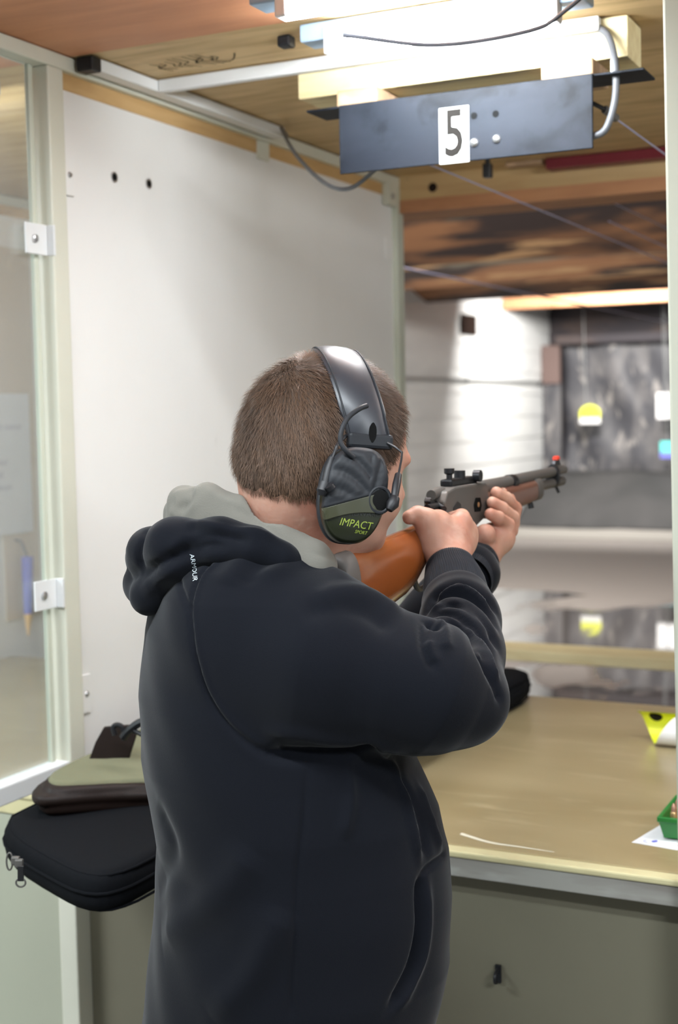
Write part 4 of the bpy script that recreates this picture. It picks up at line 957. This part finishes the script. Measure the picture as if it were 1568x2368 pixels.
# padded headband: an arch from above the right cup over the crown to the left
BT = (HC+HU*.123+ML*0.0+MF*.000)
def bandpt(a, off=0.0):   # a=0 at the right side, pi at the left
    return HC+MF*.005+ML*((.101+off)*math.cos(a)*1.0-.002)+MU*((.104+off)*math.sin(a)-.004)+MF*(.030*(1-math.sin(a))-.004)
R_ = []; NA = 44
for i in range(NA+1):
    a = -.12+(PI+.24)*i/NA; wdt = .0275 if .25 < a < PI-.25 else .0255-.002*(1 if a < .02 or a > PI-.02 else 0)
    row = []
    for s, off in ((-1, -.004), (-1.0, .004), (-.86, .0065), (-.5, .0095), (0, .0105), (.5, .0095), (.86, .0065), (1, .004), (1, -.004), (0, -.006)):
        row.append(bandpt(a, off)+MF*wdt*s)
    R_.append(row)
bd = MB().rings(R_).build('headband', 'band', t, smooth=True, sharp=50)
for s in (-1, 1):
    MB().tube([bandpt(-.10+(PI+.2)*i/60, .0068)+MF*.0242*s for i in range(61)], .0011, 6).build('stitching', 'muffgrey', bd)
a0 = bandpt(.03, .0105)
MB().rings([[a0+MF*(.004+x*.0065)+MU*(y*.012) +ML*n*.8 for x, y in [(.7*math.cos(q)*(1 if abs(math.sin(q)) < .8 else .8), math.sin(q)) for q in np.linspace(0, 2*PI, 20, endpoint=False)]] for n in (-.004, .0012)]).build('adjuster_slot', 'darkhole', bd)
MB().obox(bandpt(-.06, .003), (MF, MU, ML), (.027, .009, .0085)).build('band_end', 'muffgrey', bd, bevel=.004)
# wire yokes and sliders on both sides of the cup
W1 = spline([at(800, 1008, 1.60), at(782, 1026, 1.575), at(776, 1040, 1.57), at(768, 1062, 1.565)], 5)
MB().tube(W1, .0022, 8).build('wire_arm', 'wireblack', t, smooth=True)
MB().tube([at(768, 1060, 1.565), at(760, 1085, 1.56), at(752, 1120, 1.556)], [.0048, .0052, .0045], 10).build('wire_slider', 'plastic_black', t, smooth=True)
MB().tube([at(752, 1118, 1.556), at(746, 1136, 1.553), at(744, 1146, 1.553)], [.0075, .0075, .004], 12).build('pivot', 'plastic_black', t, smooth=True)
MB().tube([at(760, 1122, 1.546), at(766, 1130, 1.548)], .006, 12).build('pivot', 'plastic_black', t, smooth=True)
MB().tube([at(896, 1024, 1.60), at(914, 1034, 1.595), at(930, 1046, 1.59), at(928, 1064, 1.585), at(921, 1100, 1.575)], .0013, 8).build('wire_arm', 'wireblack', t, smooth=True)
MB().tube([at(921, 1098, 1.575), at(917, 1120, 1.565), at(912, 1152, 1.56)], [.0042, .005, .0045], 10).build('wire_slider', 'plastic_black', t, smooth=True)
MB().tube([at(914, 1150, 1.56), at(908, 1166, 1.556), at(900, 1180, 1.553)], [.0055, .0075, .004], 12).build('pivot', 'plastic_black', t, smooth=True)
MB().tube(spline([at(849, 938, 1.572), at(830, 946, 1.565), at(805, 966, 1.558), at(790, 995, 1.552), at(788, 1022, 1.55), at(800, 1042, 1.55), at(818, 1058, 1.556)], 8), [.0030]*49, 10).build('audio_cable', 'muffgrey', t, smooth=True)

# ================================================================== THE RIFLE
XR = -.728
t = thing('rifle', 'lever action rifle with orange walnut stock held by the man', 'rifle', (XR, 1.95, 1.45))
def loft_yz(sections, m, name, parent, ex=3.0, n=28):
    """sections: (y, zlow, zhigh, halfwidth)"""
    Rg = []
    for y, z0, z1, hw in sections:
        cz, hz = (z0+z1)/2, (z1-z0)/2; ring = []
        for k in range(n):
            a = 2*PI*k/n; c, s = math.cos(a), math.sin(a)
            ring.append((XR+abs(c)**(2/ex)*math.copysign(hw, c), y, cz+abs(s)**(2/ex)*math.copysign(hz, s)))
        Rg.append(ring)
    return MB().rings(Rg).build(name, m, parent, smooth=True, sharp=50)
stock = loft_yz([(1.508, 1.318, 1.424, .019), (1.52, 1.322, 1.426, .0205), (1.56, 1.331, 1.430, .022), (1.62, 1.343, 1.434, .0225), (1.67, 1.352, 1.438, .0225), (1.70, 1.362, 1.440, .0215), (1.735, 1.382, 1.443, .019), (1.765, 1.402, 1.448, .0175), (1.79, 1.416, 1.455, .0165), (1.815, 1.424, 1.468, .015)], 'walnut', 'stock', t, 2.3)
loft_yz([(1.480, 1.306, 1.420, .019), (1.486, 1.308, 1.427, .0225), (1.508, 1.314, 1.430, .0215)], 'buttpad', 'butt_pad', stock, 2.6)
rc = MB().prism([(1.800, 1.470), (1.812, 1.484), (1.845, 1.489), (1.975, 1.489), (1.985, 1.480), (1.985, 1.446), (1.965, 1.434), (1.93, 1.425), (1.815, 1.420), (1.806, 1.44)], (XR-.0165, 0, 0), (0, 1, 0), (0, 0, 1), (1, 0, 0), .033).build('receiver', 'gunsteel', t, .003)
MB().prism([(1.832, 1.440), (1.850, 1.437), (1.862, 1.447), (1.862, 1.463), (1.848, 1.468), (1.832, 1.460)], (XR+.0165, 0, 0), (0, 1, 0), (0, 0, 1), (1, 0, 0), .0012).build('loading_gate', 'gunblack', rc, .001)
MB().prism([(1.920, 1.447), (1.945, 1.446), (1.950, 1.455), (1.945, 1.467), (1.925, 1.468), (1.917, 1.458)], (XR+.0160, 0, 0), (0, 1, 0), (0, 0, 1), (1, 0, 0), .0016).build('loading_port', 'darkhole', rc, .001)
MB().tube([(XR+.0165, 1.934, 1.457), (XR+.0182, 1.934, 1.457)], .004, 10).build('cartridge_base', 'brass', rc, smooth=True)
for y, z in ((1.868, 1.447), (1.885, 1.438), (1.97, 1.447)): MB().tube([(XR+.0160, y, z), (XR+.0172, y, z)], .0030, 10).build('receiver_screw', 'gunblack', rc, smooth=True)
# hammer, bolt, lever
MB().prism([(1.795, 1.470), (1.778, 1.478), (1.772, 1.472), (1.786, 1.462), (1.795, 1.452), (1.815, 1.450), (1.815, 1.476)], (XR-.005, 0, 0), (0, 1, 0), (0, 0, 1), (1, 0, 0), .010).build('hammer', 'gunblack', t, .002)
MB().tube([(XR, 1.79, 1.480), (XR, 1.83, 1.483)], .0075, 14).build('bolt', 'gunsteel', t, smooth=True)
MB().tube([(XR+.002, 1.800, 1.468), (XR+.014, 1.795, 1.462), (XR+.020, 1.788, 1.461)], .0042, 10).build('hammer_spur', 'gunblack', t, smooth=True)
MB().tube([(XR+.005, 1.762, 1.4635), (XR+.005, 1.80, 1.4640), (XR+.005, 1.832, 1.461)], [.0055, .0062, .005], 12).build('tang_safety', 'gunblack', t, smooth=True)
lv = spline([(XR, 1.90, 1.424), (XR, 1.865, 1.405), (XR, 1.835, 1.398), (XR, 1.825, 1.412), (XR, 1.815, 1.398), (XR, 1.79, 1.365), (XR, 1.745, 1.352), (XR, 1.725, 1.368), (XR, 1.74, 1.392), (XR, 1.78, 1.412)], 6)
MB().tube(lv, .0042, 8).build('lever', 'gunsteel', t, smooth=True)
MB().tube(spline([(XR, 1.855, 1.424), (XR, 1.850, 1.412), (XR, 1.842, 1.406)], 4), .0025, 8).build('trigger', 'gunblack', t, smooth=True)
# fore-end, barrel, magazine
fe = loft_yz([(1.984, 1.432, 1.475, .017), (2.00, 1.430, 1.474, .0185), (2.10, 1.434, 1.475, .0185), (2.20, 1.439, 1.477, .0175), (2.235, 1.442, 1.478, .0165)], 'walnutdark', 'fore_end', t, 3.2)
loft_yz([(2.234, 1.441, 1.481, .0178), (2.262, 1.442, 1.481, .0172)], 'gunsteel', 'fore_end_cap', t, 3.0)
bl = MB().tube([(XR, 1.98, 1.479), (XR, 2.10, 1.481), (XR, 2.42, 1.487), (XR, 2.436, 1.487)], [.0110, .0100, .0086, .0080], 20).build('barrel', 'gunsteel', t, smooth=True)
MB().tube([(XR, 2.4362, 1.487), (XR, 2.4366, 1.487)], .0048, 12).build('muzzle_bore', 'darkhole', bl)
MB().tube([(XR, 2.26, 1.4640), (XR, 2.424, 1.4665), (XR, 2.430, 1.4665)], [.0085, .0085, .006], 18).build('magazine_tube', 'gunsteel', t, smooth=True)
for y, w2 in ((2.365, .010),):
    MB().rings([[(XR+.0125*math.cos(a), yy, 1.478+.0215*math.sin(a)) for a in np.linspace(0, 2*PI, 24, endpoint=False)] for yy in (y, y+w2)]).build('barrel_band', 'gunblack', t, smooth=True)
MB().tube([(XR+.006, 2.370, 1.458), (XR+.010, 2.372, 1.448)], .003, 8).build('band_screw', 'gunblack', t)
MB().rings([[(XR+.013*math.cos(a), yy, 1.480+.0125*math.sin(a)) for a in np.linspace(0, 2*PI, 24, endpoint=False)] for yy in (2.125, 2.143)]).build('rear_barrel_sight', 'gunblack', t, smooth=True)
fs_ = MB().prism([(2.372, 1.496), (2.410, 1.496), (2.402, 1.506), (2.385, 1.508), (2.378, 1.505)], (XR-.003, 0, 0), (0, 1, 0), (0, 0, 1), (1, 0, 0), .006).build('front_sight', 'gunblack', t, .001)
MB().tube([(XR, 2.383, 1.509), (XR, 2.399, 1.509)], .0045, 12).build('sight_bead', 'fiberred', fs_, smooth=True)
MB().tube([(XR+.004, 2.225, 1.440), (XR+.006, 2.225, 1.430)], .005, 8).build('sling_stud', 'gunblack', t, smooth=True)
# receiver sight with its knobs
rs = MB().box((XR-.009, 1.845, 1.4885), (XR+.010, 1.955, 1.4995)).build('sight_rail', 'gunblack', t, .003)
MB().tube([(XR+.002, 1.856, 1.499), (XR+.002, 1.856, 1.506), (XR+.002, 1.856, 1.508), (XR+.002, 1.856, 1.515)], [.0045, .0045, .0078, .0078], 12).build('elevation_knob', 'gunblack', rs, smooth=True)
MB().tube([(XR+.002, 1.898, 1.497), (XR+.002, 1.898, 1.510)], .0085, 12).build('aperture_ring', 'gunblack', rs, smooth=True)
MB().tube([(XR+.008, 1.943, 1.500), (XR+.019, 1.943, 1.500)], .0088, 14).build('windage_knob', 'gunblack', rs, smooth=True)

# ================================================================== GUN CASES ON THE COUNTER
def poly_sdf(p, poly):
    P = np.array(poly, f32); n = len(P); d = np.full(len(p), 1e9, f32); ins = np.zeros(len(p), bool)
    for i in range(n):
        a, b = P[i], P[(i+1) % n]; e = b-a; w_ = p[:, :2]-a; t_ = np.clip((w_@e)/f32(e@e), 0, 1)
        d = np.minimum(d, ((w_-t_[:, None]*e)**2).sum(1))
        c1 = (p[:, 1] >= a[1]) != (p[:, 1] >= b[1])
        with np.errstate(divide='ignore', invalid='ignore'):
            xx = a[0]+(p[:, 1]-a[1])*(b[0]-a[0])/(b[1]-a[1]+1e-12)
        ins ^= c1 & (p[:, 0] < xx)
    return np.where(ins, -1, 1)*np.sqrt(d)
def slab(p, poly, zc, hz, r, k=.0):
    d2 = poly_sdf(p, poly)+r; dz = np.abs(p[:, 2]-zc)-(hz-r)
    return np.minimum(np.maximum(d2, dz), 0)+np.sqrt(np.maximum(d2, 0)**2+np.maximum(dz, 0)**2)-r
BK = [(-1.458, 1.728), (-1.395, 1.660), (-1.27, 1.600), (-1.19, 1.575), (-1.145, 1.60), (-1.125, 1.70), (-1.10, 2.0), (-1.045, 2.6), (-1.01, 3.05), (-1.055, 3.17), (-1.12, 3.17), (-1.18, 3.02), (-1.30, 2.5), (-1.42, 2.0), (-1.455, 1.82)]
def smooth_poly(P, n=5):
    Q = P[-2:]+P+P[:2]; S = spline([np.array([*q, 0]) for q in Q], n); return [(s[0], s[1]) for s in S[2*n:-2*n]][:len(P)*n]
BKs = smooth_poly(BK, 3)
t = thing('rifle_case', 'black zipped nylon rifle case sticking out over the counter edge, under the olive one', 'case', (-1.3, 1.95, .9))
zfun = lambda p: np.float32(0)
def sagz(p):   # the free end droops slightly, the middle is padded
    q = p.copy(); y = p[:, 1]; q[:, 2] = p[:, 2]+.028*np.clip((1.95-y)/.4, 0, 1.2)**1.6; return q
def case_body(p):
    q = sagz(p); d = slab(q, BKs, f32(.934), f32(.031), f32(.022))
    return d
cb = organic('case_body', case_body, (-1.52, 1.52, .84), (-.95, 3.22, 1.0), .006, 'blacknylon', t)
def piping(zz, off, r, name, m):
    P = [(x, y) for x, y in BKs]; c = np.mean(P, 0); pts = []
    for x, y in P:
        d = .028*max(0, min(1.2, (1.95-y)/.4))**1.6; v_ = np.array([x, y])-c; L_ = np.linalg.norm(v_); k_ = 1-off/L_
        pts.append((c[0]+v_[0]*k_, c[1]+v_[1]*k_, zz-d))
    pts.append(pts[0]); return MB().tube(pts, r, 8, cap=False).build(name, m, cb, smooth=True)
piping(.9605, .010, .0022, 'piping', 'blacknylon'); piping(.9085, .010, .0022, 'piping', 'blacknylon')
piping(.936, -.0010, .0026, 'zipper', 'blacknylon')
for k, (X, Y, D) in enumerate(((36, 1990, 1.97), (44, 1996, 1.965))):
    MB().obox(at(X, Y, D), (_r2, _u2, _f), (.006, .006, .005)).build('zip_slider', 'gunsteel', cb, .002)
MB().obox(at(48, 2020, 1.955), (_r2, _u2, _f), (.0045, .011, .0018)).build('zip_pull', 'gunblack', cb, .001)
MB().tube([at(48+11*math.cos(a), 2041+10*math.sin(a), 1.955) for a in np.linspace(0, 2*PI, 20)], .0014, 6, cap=False).build('pull_ring', 'gunsteel', cb, smooth=True)
MB().tube([at(22+7*math.cos(a), 1992+20*math.sin(a), 1.985) for a in np.linspace(0, 2*PI, 20)], .0013, 6, cap=False).build('pull_ring', 'gunsteel', cb, smooth=True)
OL = [(-1.428, 1.785), (-1.395, 1.740), (-1.36, 1.750), (-1.28, 1.825), (-1.20, 1.870), (-1.12, 1.93), (-1.04, 2.15), (-1.005, 2.45), (-1.02, 2.60), (-1.10, 2.85), (-1.25, 2.92), (-1.40, 2.75), (-1.48, 2.35), (-1.458, 1.95)]
OLs = smooth_poly(OL, 3)
t = thing('rifle_case', 'olive canvas rifle case with dark leather edges, folded on the counter on top', 'case', (-1.25, 2.2, .96))
def edge_(p):
    wv = .006*np.sin(p[:, 0]*22+1)+.004*np.sin(p[:, 1]*15); q = sagz(p); q[:, 2] = q[:, 2]-wv
    d = slab(q, OLs, f32(.969), f32(.012), f32(.0115)); 
    d = smin(d, slab(q+np.array([.006, .010, 0], f32), OLs, f32(.984), f32(.010), f32(.0095)), .003)
    return smin(d, slab(q+np.array([-.004, -.006, 0], f32), OLs, f32(.995), f32(.008), f32(.0085)), .003)
lb = organic('leather_edge', edge_, (-1.56, 1.70, .93), (-.97, 2.80, 1.05), .0045, 'brownleather', t)
OLi = [(x*.965+(-1.25)*.035, y*.965+2.25*.035) for x, y in OLs]
def canv(p):
    wv = .006*np.sin(p[:, 0]*22+1)+.004*np.sin(p[:, 1]*15); q = sagz(p); q[:, 2] = q[:, 2]-wv-.014*np.clip(1-((p[:, 0]+1.27)**2/.03+(p[:, 1]-2.2)**2/.16), 0, 1)
    return slab(q, OLi, f32(.998), f32(.010), f32(.009))
organic('canvas_panel', canv, (-1.56, 1.70, .98), (-.97, 2.80, 1.07), .006, 'olivecanvas', t)
fl = MB().prism([(0, 0), (.070, .008), (.072, .052), (.058, .072), (.012, .068), (.004, .040)], at(203, 1766, 2.36), _r2, _u2*.95+_r2*.25, -_f, .006).build('strap_tab', 'brownleather', t, .002)
MB().tube(spline([at(266, 1700, 2.29), at(262, 1682, 2.29), at(272, 1676, 2.29), at(284, 1684, 2.29), at(288, 1712, 2.29)], 5), .0045, 8).build('buckle_loop', 'plastic_black', t, smooth=True)
MB().tube(spline([at(284, 1706, 2.285), at(300, 1688, 2.28), at(322, 1672, 2.275), at(345, 1664, 2.27)], 5), .0070, 8).build('snap_hook', 'plastic_black', t, smooth=True)
MB().tube(spline([at(308, 1690, 2.275), at(318, 1694, 2.275), at(330, 1700, 2.27)], 4), .004, 8).build('hook_gate', 'plastic_black', t, smooth=True)
